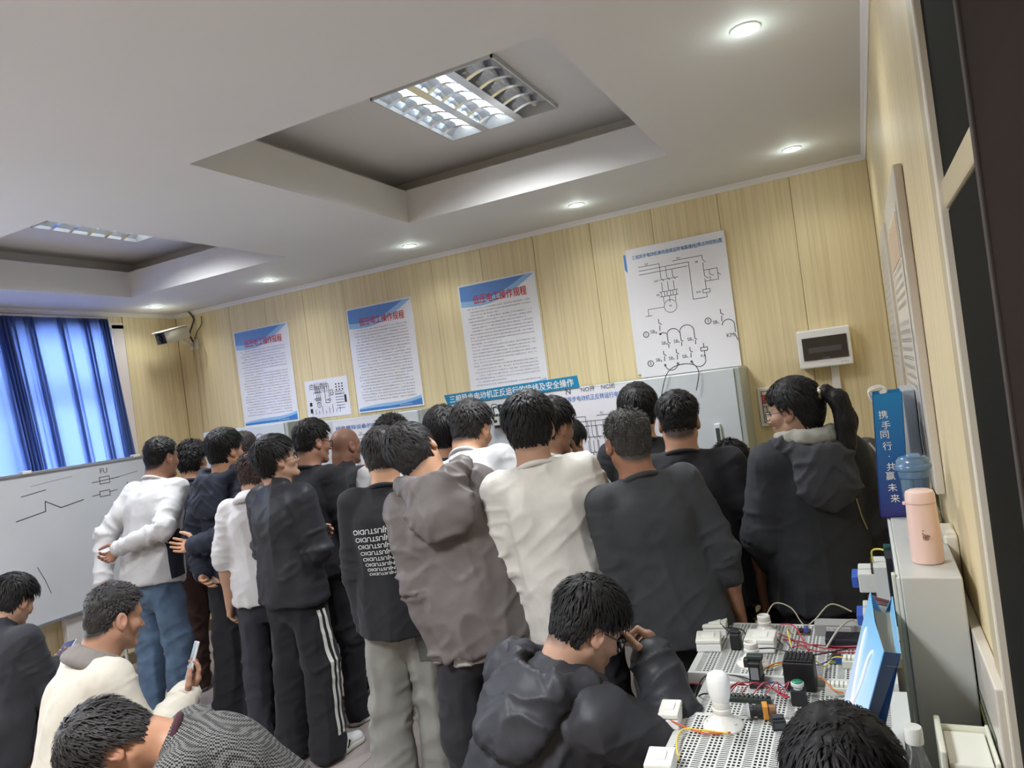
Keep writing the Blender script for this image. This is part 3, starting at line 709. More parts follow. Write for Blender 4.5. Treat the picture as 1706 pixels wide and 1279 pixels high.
d.line([P(3.72, 1.43), P(3.73, 1.35), P(3.755, 1.31), P(3.73, 1.30), P(3.74, 1.12)]); d.line([P(3.66, 1.33), P(3.70, 1.30), P(3.67, 1.27)]); d.txt('SB₂', *P(3.66, 1.11), .055); d.line([P(3.74, 1.12), P(3.77, 1.07), P(3.74, 1.03)])
d.txt('1', *P(3.62, .93), .05); d.rect(*P(3.80, .60), *P(3.86, .64)); d.line([P(2.98, .96), P(3.02, .86), P(3.05, .76)], .004); d.line([P(3.0, 1.52), P(3.3, 1.545)], .002)
tag(d.build('marker_notes', M_INK, root), kind='stuff')

# ------------------------------------------------------------------ doorway in the right wall
dr = empty('door_1', (XR + .05, (DY0 + DY1) / 2, 0), kind='structure')
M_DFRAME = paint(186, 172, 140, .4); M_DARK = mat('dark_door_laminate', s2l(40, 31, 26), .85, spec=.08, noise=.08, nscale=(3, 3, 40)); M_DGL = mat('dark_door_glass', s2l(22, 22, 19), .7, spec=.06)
for nm, bx in (('door_jamb', (XR - .006, XR + .19, DY1, DY1 + .12, 0, HC - .05)), ('door_jamb', (XR - .010, XR + .19, DY0 - .04, DY0, 0, HC - .05)), ('door_head', (XR - .002, XR + .11, 1.003, DY1, 1.955, 2.0)), ('door_head', (XR - .010, XR + .19, DY0 - .04, DY1 + .05, 2.70, 2.752))):
    MB().rbox(*bx, .004).build(nm, M_DFRAME, dr)
MB().rbox(XR - .010, XR + .010, DY1 - .002, DY1 + .014, 0, HC - .05, .003).build('door_stop', paint(214, 206, 190, .4), dr)
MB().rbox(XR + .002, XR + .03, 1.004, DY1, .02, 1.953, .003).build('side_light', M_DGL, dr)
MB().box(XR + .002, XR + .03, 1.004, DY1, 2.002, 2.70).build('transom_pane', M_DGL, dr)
lf = MB().rbox(XR + .001, XR + .035, DY0 + .004, 1.000, .02, 2.70, .004).build('door_leaf', M_DARK, dr)
MB().rbox(XR - .003, XR + .002, .985, 1.001, .02, 2.70, .0015).build('edge_strip', paint(62, 54, 50, .8), lf)
MB().tube([(XR + .002, .40, 1.02), (XR - .05, .40, 1.02), (XR - .05, .52, 1.02)], .009, 10).build('door_handle', M_STEEL, lf, smooth=True)
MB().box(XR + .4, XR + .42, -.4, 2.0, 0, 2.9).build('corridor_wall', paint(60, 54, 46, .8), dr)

# ------------------------------------------------------------------ boards on the right wall
def wall_board(name, y0, y1, z0, z1, label, cat, t=.022):
    r = empty(name, (XR, (y0 + y1) / 2, z0), label, cat)
    MB().rbox(XR - t, XR - .001, y0, y1, z0, z1, .003).build('board', paint(206, 198, 188, .3), r)
    return r, frame((XR - t - .0012, y1, z0), (0, -1, 0), (0, 0, 1))
r, Mp = wall_board('notice_board', 2.08, 2.80, 1.36, 2.20, 'tall pale notice board on the right wall nearest the door', 'notice board')
mesh_obj('notice_sheet', [Mp @ Vector(p) for p in ((.05, .06, 0), (.64, .06, 0), (.64, .76, 0), (.05, .76, 0))], [(0, 1, 2, 3)], paint(222, 216, 206, .25), r)
d = Draw(Mp @ Matrix.Translation((0, 0, .001)), .006); rnd = random.Random(3)
for i in range(18): d.greek(.10, .58, .70 - .026 * i, .013, rnd) if i not in (0, 9) else None
d.fill(.08, .08, .60, .16); d.build('small_print', paint(150, 146, 140, .5), r)
MB().box(XR - .0245, XR - .0232, 2.20, 2.72, 1.98, 2.10).build('heading_band', paint(204, 178, 150, .4), r)
r, Mp = wall_board('notice_board', 3.05, 3.62, 1.45, 2.20, 'narrow pale notice board on the right wall farther from the door', 'notice board')
d = Draw(Mp @ Matrix.Translation((0, 0, .001)), .006)
for i in range(16): d.greek(.05, .52, .66 - .03 * i, .014, rnd)
d.build('small_print', paint(170, 166, 160, .5), r)
r, Mp = wall_board('framed_chart', 1.36, 1.90, .66, 1.18, 'low white framed chart with green diagram on the right wall behind the grey rack', 'chart', .020)
d = Draw(Mp, .012); d.rect(.07, .06, .47, .40); d.build('chart_border', paint(122, 140, 116, .4), r)
d = Draw(Mp @ Matrix.Translation((0, 0, .001)), .02); d.rect(.10, .09, .44, .37); d.line([(.12, .12), (.2, .3), (.3, .15), (.42, .33)]); d.build('chart_drawing', paint(170, 168, 96, .4), r)
r = empty('wall_socket', (XR, 2.0, 1.2), 'pale wall switch box above the framed chart on the right wall', 'switch')
MB().rbox(XR - .030, XR - .001, 1.90, 2.03, 1.17, 1.30, .006).build('socket_box', paint(226, 220, 206, .4), r)
MB().rbox(XR - .040, XR - .0305, 1.915, 2.015, 1.185, 1.285, .004).build('switch_plate', paint(232, 226, 212, .35), r)
MB().rbox(XR - .044, XR - .0402, 1.935, 1.995, 1.205, 1.265, .002).build('rocker', paint(238, 234, 224, .3), r)

# ------------------------------------------------------------------ work table
TZ = .765
root = empty('work_table', (-.2, 2.0, 0), 'long grey work table under the perforated boards along the right wall', 'table')
MB().rbox(-.50, .118, 1.36, 2.66, TZ - .03, TZ, .004).build('table_top', paint(150, 146, 140, .4), root)
for lx in (-.46, .10):
    for ly in (1.42, 2.61): MB().rbox(lx - .02, lx + .02, ly - .02, ly + .02, 0, TZ - .031, .003).build('leg', paint(90, 90, 92, .4), root)
MB().rbox(-.45, .09, 2.59, 2.63, .15, .19, .003).build('stretcher', paint(90, 90, 92, .4), root)

# ------------------------------------------------------------------ perforated boards
M_PERF = mat('white_perforated_steel', s2l(200, 200, 196), .4)
def perforated_board(x0, x1, y0, y1, z, label, rot=0.0):
    root = empty('perforated_board', ((x0 + x1) / 2, (y0 + y1) / 2, z - .035), label, 'board', 'perforated wiring boards on the work table')
    cx, cy = (x0 + x1) / 2, (y0 + y1) / 2
    R = Matrix.Translation((cx, cy, z)) @ Matrix.Rotation(rot, 4, 'Z')
    w, d = x1 - x0, y1 - y0; V = []; F = []
    mx = .016
    # columns: groups of three square-hole columns between columns of wide slots
    cols = []; x = -w / 2 + mx; k = 0
    while x < w / 2 - mx - .03:
        if k % 2 == 0: cols.append((x, .024, .0190, .0034)); x += .024
        else:
            for _ in range(3): cols.append((x, .0105, .0062, .0076)); x += .0105
        k += 1
    xe = x
    pitch_sl, pitch_sq = .0086, .0125
    def q(a, b, zz=0.0): return R @ Vector((a, b, zz))
    def quad(*p):
        k0 = len(V); V.extend(p); F.append((k0, k0 + 1, k0 + 2, k0 + 3))
    yb0, yb1 = -d / 2 + .014, d / 2 - .014
    for (cx0, cw, hw, hh) in cols:
        n = int((yb1 - yb0) / (pitch_sl if cw > .02 else pitch_sq)); p = (yb1 - yb0) / n
        for j in range(n):
            a0, a1, b0, b1 = cx0, cx0 + cw, yb0 + j * p, yb0 + (j + 1) * p
            mx_, my_ = (a0 + a1) / 2, (b0 + b1) / 2
            i0, i1, k0, k1 = mx_ - hw / 2, mx_ + hw / 2, my_ - hh / 2, my_ + hh / 2
            base = len(V)
            V.extend([q(a0, b0), q(a1, b0), q(a1, b1), q(a0, b1), q(i0, k0), q(i1, k0), q(i1, k1), q(i0, k1)])
            F.extend([(base, base + 1, base + 5, base + 4), (base + 1, base + 2, base + 6, base + 5), (base + 2, base + 3, base + 7, base + 6), (base + 3, base, base + 4, base + 7)])
    # plain margins and folded rims
    quad(q(-w / 2, -d / 2), q(w / 2, -d / 2), q(w / 2, yb0), q(-w / 2, yb0)); quad(q(-w / 2, yb1), q(w / 2, yb1), q(w / 2, d / 2), q(-w / 2, d / 2))
    quad(q(-w / 2, yb0), q(-w / 2 + mx, yb0), q(-w / 2 + mx, yb1), q(-w / 2, yb1)); quad(q(xe, yb0), q(w / 2, yb0), q(w / 2, yb1), q(xe, yb1))
    mesh_obj('hole_sheet', V, F, M_PERF, root)
    V2 = []; F2 = []
    rim = [(-w / 2, -d / 2), (w / 2, -d / 2), (w / 2, d / 2), (-w / 2, d / 2)]
    for i in range(4):
        a, b = rim[i], rim[(i + 1) % 4]; k0 = len(V2)
        V2.extend([q(a[0], a[1], -.034), q(b[0], b[1], -.034), q(b[0], b[1], -.0003), q(a[0], a[1], -.0003)]); F2.append((k0, k0 + 1, k0 + 2, k0 + 3))
    mesh_obj('folded_rim', V2, F2, M_PERF, root)
    V3 = [q(*p, -.034) for p in rim]; mesh_obj('hole_shade_sheet', V3, [(3, 2, 1, 0)], paint(40, 38, 36, .8), root)  # added near-black sheet, shade behind the holes put into its colour
    return root
perforated_board(-.575, -.02, 2.10, 2.53, .862, 'white perforated board nearest the standing crowd, with two empty lampholders')
perforated_board(-.525, .0, 1.868, 2.096, .845, 'middle white perforated board carrying the black transformer', .0)
perforated_board(-.535, -.02, 1.40, 1.862, .860, 'perforated board nearest the camera with the white bulb on it', .0)

# ------------------------------------------------------------------ things on the boards
M_CER = paint(226, 222, 214, .25)
def lampholder(x, y, z, label, r=.046, bulb=False, base=True):
    root = empty('lamp_holder', (x, y, z), label, 'lamp holder')
    M = Matrix.Translation((x, y, z))
    MB().lathe([(r * .98, .0), (r, .004), (r * .93, .010), (r * .62, .020), (r * .44, .030), (r * .40, .036)], 32, M).build('holder_base', M_CER, root, smooth=True)
    for k in (0, 1):
        a = math.radians(200 + 130 * k); MB().lathe([(.0045, .0), (.0045, .003)], 10, M @ Matrix.Translation((r * .72 * math.cos(a), r * .72 * math.sin(a), .0145))).build('screw', M_STEEL, root)
    MB().lathe([(r * .40, .034), (r * .46, .038), (r * .46, .046), (r * .40, .048), (r * .43, .052), (r * .43, .064), (r * .36, .067), (r * .33, .064), (r * .32, .044), (.001, .043)], 28, M, cap=False).build('socket_collar', M_CER, root, smooth=True)
    if bulb:
        b = empty('light_bulb', (x, y, z + .06), 'unlit white bulb standing in the lampholder nearest the camera', 'bulb')
        MB().lathe([(.014, .045), (.0185, .056), (.0205, .064), (.0250, .074), (.0275, .086), (.0285, .102), (.0282, .118), (.024, .130), (.014, .1365), (.001, .1380)], 28, M).build('bulb_globe', paint(240, 238, 236, .25), b, smooth=True)
        MB().lathe([(.0135, .045), (.017, .050), (.0195, .058), (.0206, .064)], 28, M, cap=False).build('bulb_neck', paint(214, 212, 210, .3), b, smooth=True)
    return root
lampholder(-.389, 2.42, .862, 'empty round ceramic lampholder at the far edge of the boards', .047)
lampholder(-.398, 2.185, .862, 'empty ceramic lampholder beside the white junction box, behind the black relay', .047)
lampholder(-.419, 1.80, .860, 'wide white lampholder carrying the bulb', .050, bulb=True)

def junction_box(x0, x1, y0, y1, z, h, label, rz=0.0):
    cx, cy = (x0 + x1) / 2, (y0 + y1) / 2
    root = empty('junction_box', (cx, cy, z), label, 'box')
    M = Matrix.Translation((cx, cy, z)) @ Matrix.Rotation(rz, 4, 'Z'); a, b = (x1 - x0) / 2, (y1 - y0) / 2
    MB().rbox(-a, a, -b, b, 0, h * .62, .003, M).build('box_base', M_WHITE, root)
    MB().rbox(-a - .001, a + .001, -b - .001, b + .001, h * .64, h, .004, M).build('box_lid', paint(228, 226, 216, .35), root)
    MB().rbox(-a * .5, a * .5, -b * .45, b * .45, h, h + .003, .001, M).build('rocker', paint(240, 238, 230, .3), root)
    return root
junction_box(-.590, -.515, 2.40, 2.48, .862, .034, 'white switch box at the far left corner of the far board', .1)
junction_box(-.585, -.510, 2.26, 2.345, .862, .038, 'white switch box beside the crowd, in front of its twin', .15)
junction_box(-.432, -.345, 2.27, 2.36, .862, .042, 'white junction box between the two empty lampholders')
junction_box(-.575, -.525, 1.755, 1.84, .860, .040, 'white switch box on the near board, left of the bulb', .1)
junction_box(-.545, -.485, 1.52, 1.60, .860, .04, 'white switch box at the near left corner of the near board', .1)

def device(name, label, cat, x, y, z, parts, rz=0.0):
    root = empty(name, (x, y, z), label, cat); M = Matrix.Translation((x, y, z)) @ Matrix.Rotation(rz, 4, 'Z')
    for (nm, col, bx, c) in parts:
        MB().rbox(*bx, c, M).build(nm, paint(*col, .4), root)
    return root, M
device('relay', 'black relay with grey label on the middle board', 'relay', -.375, 2.085, .845, [('relay_base', (30, 30, 32), (-.018, .018, -.030, .030, 0, .022), .002), ('relay_block', (26, 26, 28), (-.016, .016, -.026, .028, .0222, .070), .003), ('label_plate', (128, 130, 132), (-.011, .011, -.0275, -.0262, .024, .058), .0004), ('terminal', (48, 60, 58), (-.022, .022, -.004, .022, .0702, .082), .002), ('terminal', (44, 44, 46), (-.030, -.0165, -.010, .012, .050, .074), .002)])
root, M = device('transformer', 'large black ribbed transformer block on the middle board', 'transformer', -.258, 2.09, .845, [('core_block', (22, 21, 22), (-.040, .040, -.036, .036, 0, .078), .003), ('top_plate', (40, 40, 42), (-.037, .037, -.030, .030, .0782, .084), .002)])
for i in range(7): MB().box(-.033 + .0105 * i, -.027 + .0105 * i, -.028, .028, .0841, .088, M).build('cooling_rib', paint(30, 30, 32, .5), root)
root, M = device('terminal_strip', 'dark green screw terminal strip between the bulb and the relay', 'terminal strip', -.385, 1.975, .845, [('strip_base', (34, 44, 40), (-.058, .058, -.011, .011, 0, .014), .002)])
for i in range(9): MB().rbox(-.053 + .012 * i, -.045 + .012 * i, -.008, .008, .0142, .019, .001, M).build('terminal', paint(70, 78, 74, .4), root)
root, M = device('push_button', 'green topped push button standing on the middle board', 'button', -.256, 1.985, .845, [('button_block', (28, 28, 30), (-.018, .018, -.018, .018, 0, .040), .002), ('terminal', (40, 40, 42), (-.020, .020, -.012, .012, .006, .018), .001)])
MB().lathe([(.012, .040), (.012, .048), (.0165, .049), (.0165, .056), (.014, .057)], 24, M).build('bezel_ring', paint(206, 208, 206, .25), root, smooth=True)
MB().lathe([(.0135, .0572), (.0135, .0595), (.011, .061)], 24, M).build('green_cap', paint(30, 120, 84, .3), root, smooth=True)
# key switch lying on its side: chrome ring, black body, orange block
root = empty('selector_switch', (-.335, 1.862, .860), 'black and orange selector switch lying on its side beside the bulb', 'switch')
M = Matrix.Translation((-.335, 1.855, .880)) @ Matrix.Rotation(math.radians(12), 4, 'Z') @ Matrix.Rotation(math.radians(90), 4, 'Y')
MB().lathe([(.0165, -.034), (.0185, -.032), (.0185, -.027), (.0165, -.026)], 24, M).build('chrome_ring', M_STEEL, root, smooth=True)
MB().lathe([(.0155, -.0255), (.0165, -.018), (.0135, -.017), (.0135, -.010), (.0165, -.009), (.0165, .004)], 24, M).build('switch_body', M_BLACK, root, smooth=True)
MB().rbox(-.017, .017, -.016, .016, .0045, .018, .002, M).build('orange_block', paint(206, 140, 52, .45), root)
MB().lathe([(.012, .0185), (.015, .020), (.015, .036), (.010, .038)], 20, M).build('copper_winding', paint(150, 112, 84, .35, metal=.5), root, smooth=True)
device('contact_block', 'small black contact block at the right end of the selector switch', 'contact block', -.290, 1.815, .860, [('block_body', (26, 28, 32), (-.016, .016, -.018, .018, 0, .026), .002), ('terminal', (60, 62, 64), (-.012, .012, -.019, -.0182, .006, .020), .0004), ('terminal', (54, 56, 60), (-.013, .013, -.010, .010, .0262, .030), .001)], .3)
device('relay', 'small black relay hung by its wire beside the white switch boxes', 'relay', -.462, 2.30, .862, [('relay_block', (24, 24, 26), (-.016, .016, -.018, .018, 0, .05), .004), ('terminal', (44, 44, 46), (-.012, .012, -.012, .012, .0502, .058), .002)])
root, M = device('power_supply', 'long grey metal power supply with a printed label at the far right', 'power supply', -.165, 2.46, .862, [('metal_case', (150, 148, 146), (-.075, .068, -.030, .030, 0, .036), .002), ('label_plate', (206, 204, 200), (-.040, .030, -.0306, -.0301, .006, .030), .0002), ('terminal', (60, 60, 62), (.069, .082, -.028, .028, .0, .022), .001)])
Draw(M @ frame((-.036, -.031, .010), (1, 0, 0), (0, 0, 1)), .001).greek(0, .06, .010, .005, random.Random(1)).greek(0, .05, .002, .005, random.Random(2)).build('label_print', M_INK, root)
device('meter_block', 'dark glossy display block in front of the power supply', 'display', -.155, 2.365, .862, [('case', (30, 30, 36), (-.05, .06, -.035, .035, 0, .028), .003), ('display_glass', (36, 36, 48), (-.045, .055, -.0365, -.0352, .004, .024), .0004)])
device('circuit_board', 'small brown circuit board at the far edge of the far board', 'circuit board', -.278, 2.455, .862, [('board', (92, 78, 58), (-.020, .022, -.026, .026, 0, .004), .0005), ('chip', (40, 40, 44), (-.012, .000, -.014, .010, .0042, .012), .001), ('coil', (80, 84, 150), (.004, .018, -.02, .0, .0042, .024), .003)])
device('circuit_board', 'green circuit board with blue terminals near the blue gift bag', 'circuit board', -.168, 2.24, .862, [('board', (98, 110, 70), (-.024, .024, -.030, .030, 0, .004), .0005), ('chip', (52, 46, 40), (-.016, .008, -.010, .018, .0042, .014), .001), ('blue_terminal', (50, 86, 170), (-.006, .020, -.029, -.018, .0042, .018), .001)])
for (x, y, z, lab) in ((-.125, 2.20, .862, 'white terminal block cluster right of the green circuit board'), (-.165, 2.06, .845, 'white terminal block between the transformer and the blue gift bag')):
    root, M = device('terminal_block', lab, 'terminal block', x, y, z, [('block_body', (206, 206, 196), (-.030, .030, -.018, .018, 0, .022), .002)])
    for i in range(5): MB().rbox(-.026 + .011 * i, -.018 + .011 * i, -.012, .012, .0222, .030, .001, M).build('terminal', paint(226, 226, 214, .4), root)

def wire(name, label, pts, col, r=.0021, group=None):
    o = MB().tube(catmull(pts, 8), r, 7).build(name, paint(*col, .4), None, smooth=True)
    return tag(o, label, 'wire', group)
RED, BLU, YEL, BLK, GRY, WHT = (150, 42, 52), (54, 62, 128), (214, 190, 74), (34, 34, 38), (176, 168, 156), (214, 208, 190)
zA = .866; zB = .849; zC = .864
wire('wire', 'long black wire crossing the far board in front of the junction box', [(-.53, 2.42, zA + .03), (-.47, 2.33, zA + .02), (-.42, 2.25, zA + .018), (-.34, 2.25, zA + .02), (-.26, 2.24, zA + .006), (-.14, 2.27, zA + .02)], BLK)
wire('wire', 'blue wire curving across the right half of the far board', [(-.31, 2.30, zA + .02), (-.27, 2.22, zA + .003), (-.22, 2.185, zA + .003), (-.17, 2.20, zA + .02), (-.12, 2.24, zA + .006)], BLU)
wire('wire', 'black wire from the switch boxes to the far lampholder', [(-.52, 2.44, zA + .01), (-.46, 2.40, zA + .02), (-.43, 2.36, zA + .008), (-.38, 2.39, zA + .02), (-.33, 2.33, zA + .003)], BLK)
for k, (a, b) in enumerate(((-.36, -.10), (-.33, -.09), (-.30, -.07))):
    wire('wire', ('dark red wire on the far board, farthest of three', 'dark red wire on the far board, middle one of three', 'dark red wire on the far board, nearest the transformer of three')[k], [(a, 2.43 - .06 * k, zA + .003), (a + .06, 2.34 - .02 * k, zA + .016), (a + .13, 2.28 + .02 * k, zA + .006), (b, 2.25 + .03 * k, zA + .018)], RED, group='dark red wires on the far board')
wire('wire', 'red wire rising past the far lampholder', [(-.345, 2.46, zA + .02), (-.30, 2.42, zA + .03), (-.27, 2.36, zA + .006), (-.25, 2.28, zA + .003)], (190, 60, 76))
wire('wire', 'yellow wire arching over the middle of the far board', [(-.305, 2.40, zA + .006), (-.31, 2.34, zA + .045), (-.295, 2.26, zA + .006), (-.31, 2.19, zA + .003), (-.36, 2.14, zA + .003)], YEL)
wire('wire', 'yellow wire from the transformer to the green circuit board', [(-.22, 2.12, zB + .06), (-.20, 2.17, zA + .006), (-.17, 2.20, zA + .022), (-.10, 2.20, zA + .012)], YEL)
wire('wire', 'orange wire at the foot of the lampholder behind the relay', [(-.36, 2.14, zA + .003), (-.33, 2.16, zA + .012), (-.30, 2.185, zA + .006), (-.27, 2.20, zA + .004)], (196, 110, 40))
wire('wire', 'pale wire looping above the far edge of the boards', [(-.385, 2.44, zA + .05), (-.36, 2.50, zA + .075), (-.31, 2.50, zA + .060), (-.275, 2.48, zA + .012), (-.24, 2.48, zA + .03), (-.19, 2.53, zA + .065), (-.13, 2.52, zA + .045)], (170, 166, 140))
wire('wire', 'grey twin flex draped over the power supply', [(-.20, 2.30, zA + .01), (-.16, 2.36, zA + .05), (-.12, 2.42, zA + .052), (-.08, 2.38, zA + .01)], GRY, .003)
wire('wire', 'black wire trailing off the left edge of the middle board', [(-.39, 2.06, zB + .02), (-.44, 2.10, zB + .012), (-.52, 2.09, zB + .01), (-.545, 2.03, zB - .03), (-.50, 1.97, zB + .012), (-.44, 1.98, zB + .01)], BLK)
for k in range(5):
    wire('wire', 'thin red wire tangled over the terminal strip, ' + ('leftmost of five', 'second from left', 'middle of five', 'second from right', 'rightmost of five')[k], [(-.43 + .03 * k, 1.975, zB + .018), (-.40 + .03 * k, 1.99 + .006 * k, zB + .04), (-.34 + .012 * k, 2.02 - .012 * k, zB + .02), (-.28, 1.985 - .01 * k, zB + .012 + .004 * k)], (160, 46, 60), .0017, 'red wires over the terminal strip')
wire('wire', 'blue wire above the terminal strip', [(-.36, 1.99, zB + .03), (-.32, 2.02, zB + .034), (-.28, 2.00, zB + .02)], BLU, .0017)
for k in range(3):
    wire('wire', 'short red wire at the foot of the black relay, ' + ('nearest the relay', 'middle of three', 'farthest from the relay')[k], [(-.40 - .006 * k, 2.055, zB + .005), (-.42 - .006 * k, 2.04 - .01 * k, zB + .018), (-.44, 2.02 - .012 * k, zB + .006)], RED, .0017, 'red wires at the foot of the relay')
wire('wire', 'yellow wire bending down the near board toward the camera', [(-.40, 1.752, zC + .003), (-.46, 1.75, zC + .006), (-.505, 1.735, zC + .01), (-.505, 1.67, zC + .012), (-.485, 1.60, zC + .006)], YEL, .0024)
wire('wire', 'orange red wire lying below the bulb on the near board', [(-.395, 1.757, zC + .003), (-.45, 1.742, zC + .003), (-.50, 1.748, zC + .01), (-.545, 1.76, zC + .02)], (204, 84, 44), .0022)
wire('wire', 'red wire hanging over the left side of the table', [(-.52, 2.09, zB - .02), (-.575, 2.07, zB - .01), (-.615, 2.02, zB - .05), (-.64, 1.98, zB - .06)], (168, 60, 70), .0022)
wire('wire', 'orange wire from the transformer to the white terminal block', [(-.218, 2.07, zB + .03), (-.20, 2.06, zB + .035), (-.175, 2.03, zB + .02), (-.15, 2.03, zB + .012)], (210, 120, 50), .0022)

# ------------------------------------------------------------------ grey racks by the right wall
M_RACK = mat('rack_enamel', s2l(190, 190, 186), .38, noise=.02)
RZ = 1.282
root = empty('equipment_rack', (.07, 2.0, TZ), 'narrow light grey rack on the table, carrying the pink flask', 'rack')
MB().rbox(.014, .122, 1.63, 2.36, TZ + .001, RZ, .003).build('rack_case', M_RACK, root)
MB().rbox(.006, .0135, 1.645, 2.36, TZ + .02, RZ - .004, .002).build('panel_door', paint(214, 216, 210, .3), root)
MB().rbox(-.002, .0055, 1.645, 1.665, TZ + .02, RZ + .002, .002).build('edge_strip', paint(206, 208, 196, .35), root)
Mp = frame((.0052, 2.34, TZ + .05), (0, -1, 0), (0, 0, 1))
mesh_obj('chart_sheet', [Mp @ Vector(p) for p in ((.02, .12, 0), (.62, .12, 0), (.62, .46, 0), (.02, .46, 0))], [(0, 1, 2, 3)], paint(120, 146, 184, .3), root)
d = Draw(Mp @ Matrix.Translation((0, 0, .001)), .008); rnd = random.Random(8); circuit(d, .06, .16, .5, .26, rnd); d.build('chart_lines', paint(60, 82, 120, .4), root)
Mr = frame((.0055, 2.16, .90), (0, -1, 0), (0, 0, 1))
for i in range(2):
    for j in range(2): contactor(root, Mr, .02 + .058 * i, .105 + .10 * j, .052, .085, .085, (206, 206, 198))
for j in range(2): MB().rbox(-.096, -.080, 2.055, 2.13, 1.03 + .10 * j, 1.06 + .10 * j, .003).build('blue_terminal', paint(52, 86, 176, .4), root)
MB().rbox(-.010, .004, 1.86, 1.93, 1.10, 1.26, .002).build('meter', paint(30, 28, 30, .3), root)
MB().rbox(-.012, .004, 1.96, 1.99, 1.23, 1.262, .003).build('green_knob', paint(30, 70, 60, .3), root)
for k in range(4): MB().tube(catmull([(-.055, 2.03 - .012 * k, 1.09), (-.060, 2.01 - .014 * k, 1.125), (-.035, 1.97 - .014 * k, 1.13), (.004, 1.95 - .012 * k, 1.125)], 6), .0022, 6).build('wire', paint(*((34, 34, 38) if k % 2 else (110, 44, 50)), .4), root, smooth=True)
MB().tube(catmull([(-.04, 2.08, 1.19), (-.04, 2.06, 1.225), (-.02, 2.02, 1.24), (.004, 2.0, 1.235)], 6), .0022, 6).build('wire', paint(*YEL, .4), root, smooth=True)
root = empty('equipment_rack', (.0, 3.45, 0), 'dark grey rack in the back corner, under the soft grey bag', 'rack')
MB().rbox(-.123, .130, 3.13, 4.10, .03, 1.158, .004).build('rack_case', paint(122, 122, 112, .4), root)
MB().rbox(-.108, .120, 3.120, 3.129, .08, 1.13, .002).build('end_panel', paint(108, 108, 98, .4), root)
for lx in (-.09, .10):
    for ly in (3.17, 4.05): MB().rbox(lx - .02, lx + .02, ly - .02, ly + .02, 0, .03, .002).build('foot', M_BLACK, root)

# ------------------------------------------------------------------ things on the rack
root = empty('pink_flask', (.072, 1.745, RZ), 'pink vacuum flask with a small floral emblem on the grey rack', 'flask')
M = Matrix.Translation((.072, 1.745, RZ))
MB().lathe([(.027, .0), (.0305, .003), (.0315, .010), (.0305, .075), (.0285, .128)], 40, M).build('flask_body', paint(224, 192, 180, .35), root, smooth=True)
MB().lathe([(.0287, .1285), (.0290, .132), (.0285, .146), (.0265, .152), (.020, .1555), (.001, .156)], 40, M).build('flask_lid', paint(226, 196, 186, .35), root, smooth=True)
MB().lathe([(.0292, .1275), (.0292, .1288)], 40, M, cap=False).build('lid_seam', paint(190, 140, 130, .4), root)
MB().rbox(-.0345, -.027, -.004, .004, .124, .131, .002, M).build('lid_tab', paint(236, 196, 188, .35), root)
d = Draw(M @ frame((-.0115, -.0308, .050), (1, -.12, 0), (0, 0, 1)), .0012)
for a in range(5): d.circ(.012 + .0035 * math.cos(a * 1.257), .010 + .0035 * math.sin(a * 1.257), .0026, n=8)
d.circ(.007, .018, .001, n=6); d.circ(.018, .013, .0012, n=6); d.circ(.008, .024, .0008, n=6)
d.build('floral_emblem', paint(150, 120, 110, .3, metal=.5), root)
M_BPL = mat('translucent_blue_plastic', (.20, .36, .58), .12, trans=.75)
root = empty('blue_tumbler', (.077, 1.95, RZ), 'translucent blue lidded tumbler behind the pink flask', 'tumbler')
M = Matrix.Translation((.074, 1.93, RZ))
MB().lathe([(.0235, .0), (.0255, .003), (.0285, .09), (.0315, .150), (.0335, .150), (.0295, .09), (.0267, .002)][:4], 36, M).build('tumbler_body', M_BPL, root, smooth=True)
MB().lathe([(.024, .003), (.0272, .085), (.001, .086)], 30, M).build('drink', mat('tinted_water', (.10, .16, .26), .1, trans=.6), root, smooth=True)
MB().lathe([(.0320, .151), (.0335, .153), (.0345, .168), (.0390, .171), (.0395, .178), (.0380, .182), (.036, .1835), (.035, .192), (.028, .200), (.012, .202), (.001, .202)], 36, M).build('tumbler_lid', mat('blue_lid_plastic', (.16, .28, .46), .2, trans=.35), root, smooth=True)
MB().rbox(-.012, .016, -.03, .002, .199, .208, .003, M).build('sip_cap', mat('blue_cap_plastic', (.24, .40, .60), .2, trans=.3), root)
# tall slogan bag
def grad_mat(name, top, bot, z0, z1):
    m = bpy.data.materials.new(name); m.use_nodes = True; nt = m.node_tree; b = nt.nodes['Principled BSDF']; b.inputs['Roughness'].default_value = .3
    tc = nt.nodes.new('ShaderNodeTexCoord'); sp = nt.nodes.new('ShaderNodeSeparateXYZ'); mr = nt.nodes.new('ShaderNodeMapRange'); r = nt.nodes.new('ShaderNodeValToRGB')
    nt.links.new(tc.outputs['Object'], sp.inputs['Vector']); nt.links.new(sp.outputs['Z'], mr.inputs['Value'])
    mr.inputs['From Min'].default_value = z0; mr.inputs['From Max'].default_value = z1
    r.color_ramp.elements[0].color = (*bot, 1); r.color_ramp.elements[1].color = (*top, 1)
    nt.links.new(mr.outputs['Result'], r.inputs['Fac']); nt.links.new(r.outputs['Color'], b.inputs['Base Color'])
    return m
root = empty('slogan_bag', (.04, 2.26, RZ), 'tall blue paper bag with a vertical white slogan, standing on the rack', 'bag')
bx0, bx1, by0, by1, bh = -.010, .062, 2.19, 2.34, .338
lean = .022
def LB(x, y, z): return (x + lean * z / bh * .9, y, RZ + z)
m = MB()
for (a, b) in (((bx0, by0), (bx1, by0)), ((bx1, by0), (bx1, by1)), ((bx1, by1), (bx0, by1)), ((bx0, by1), (bx0, by0))):
    m._add([LB(a[0], a[1], .0), LB(b[0], b[1], .0), LB(b[0], b[1], bh), LB(a[0], a[1], bh)], [(0, 1, 2, 3)])
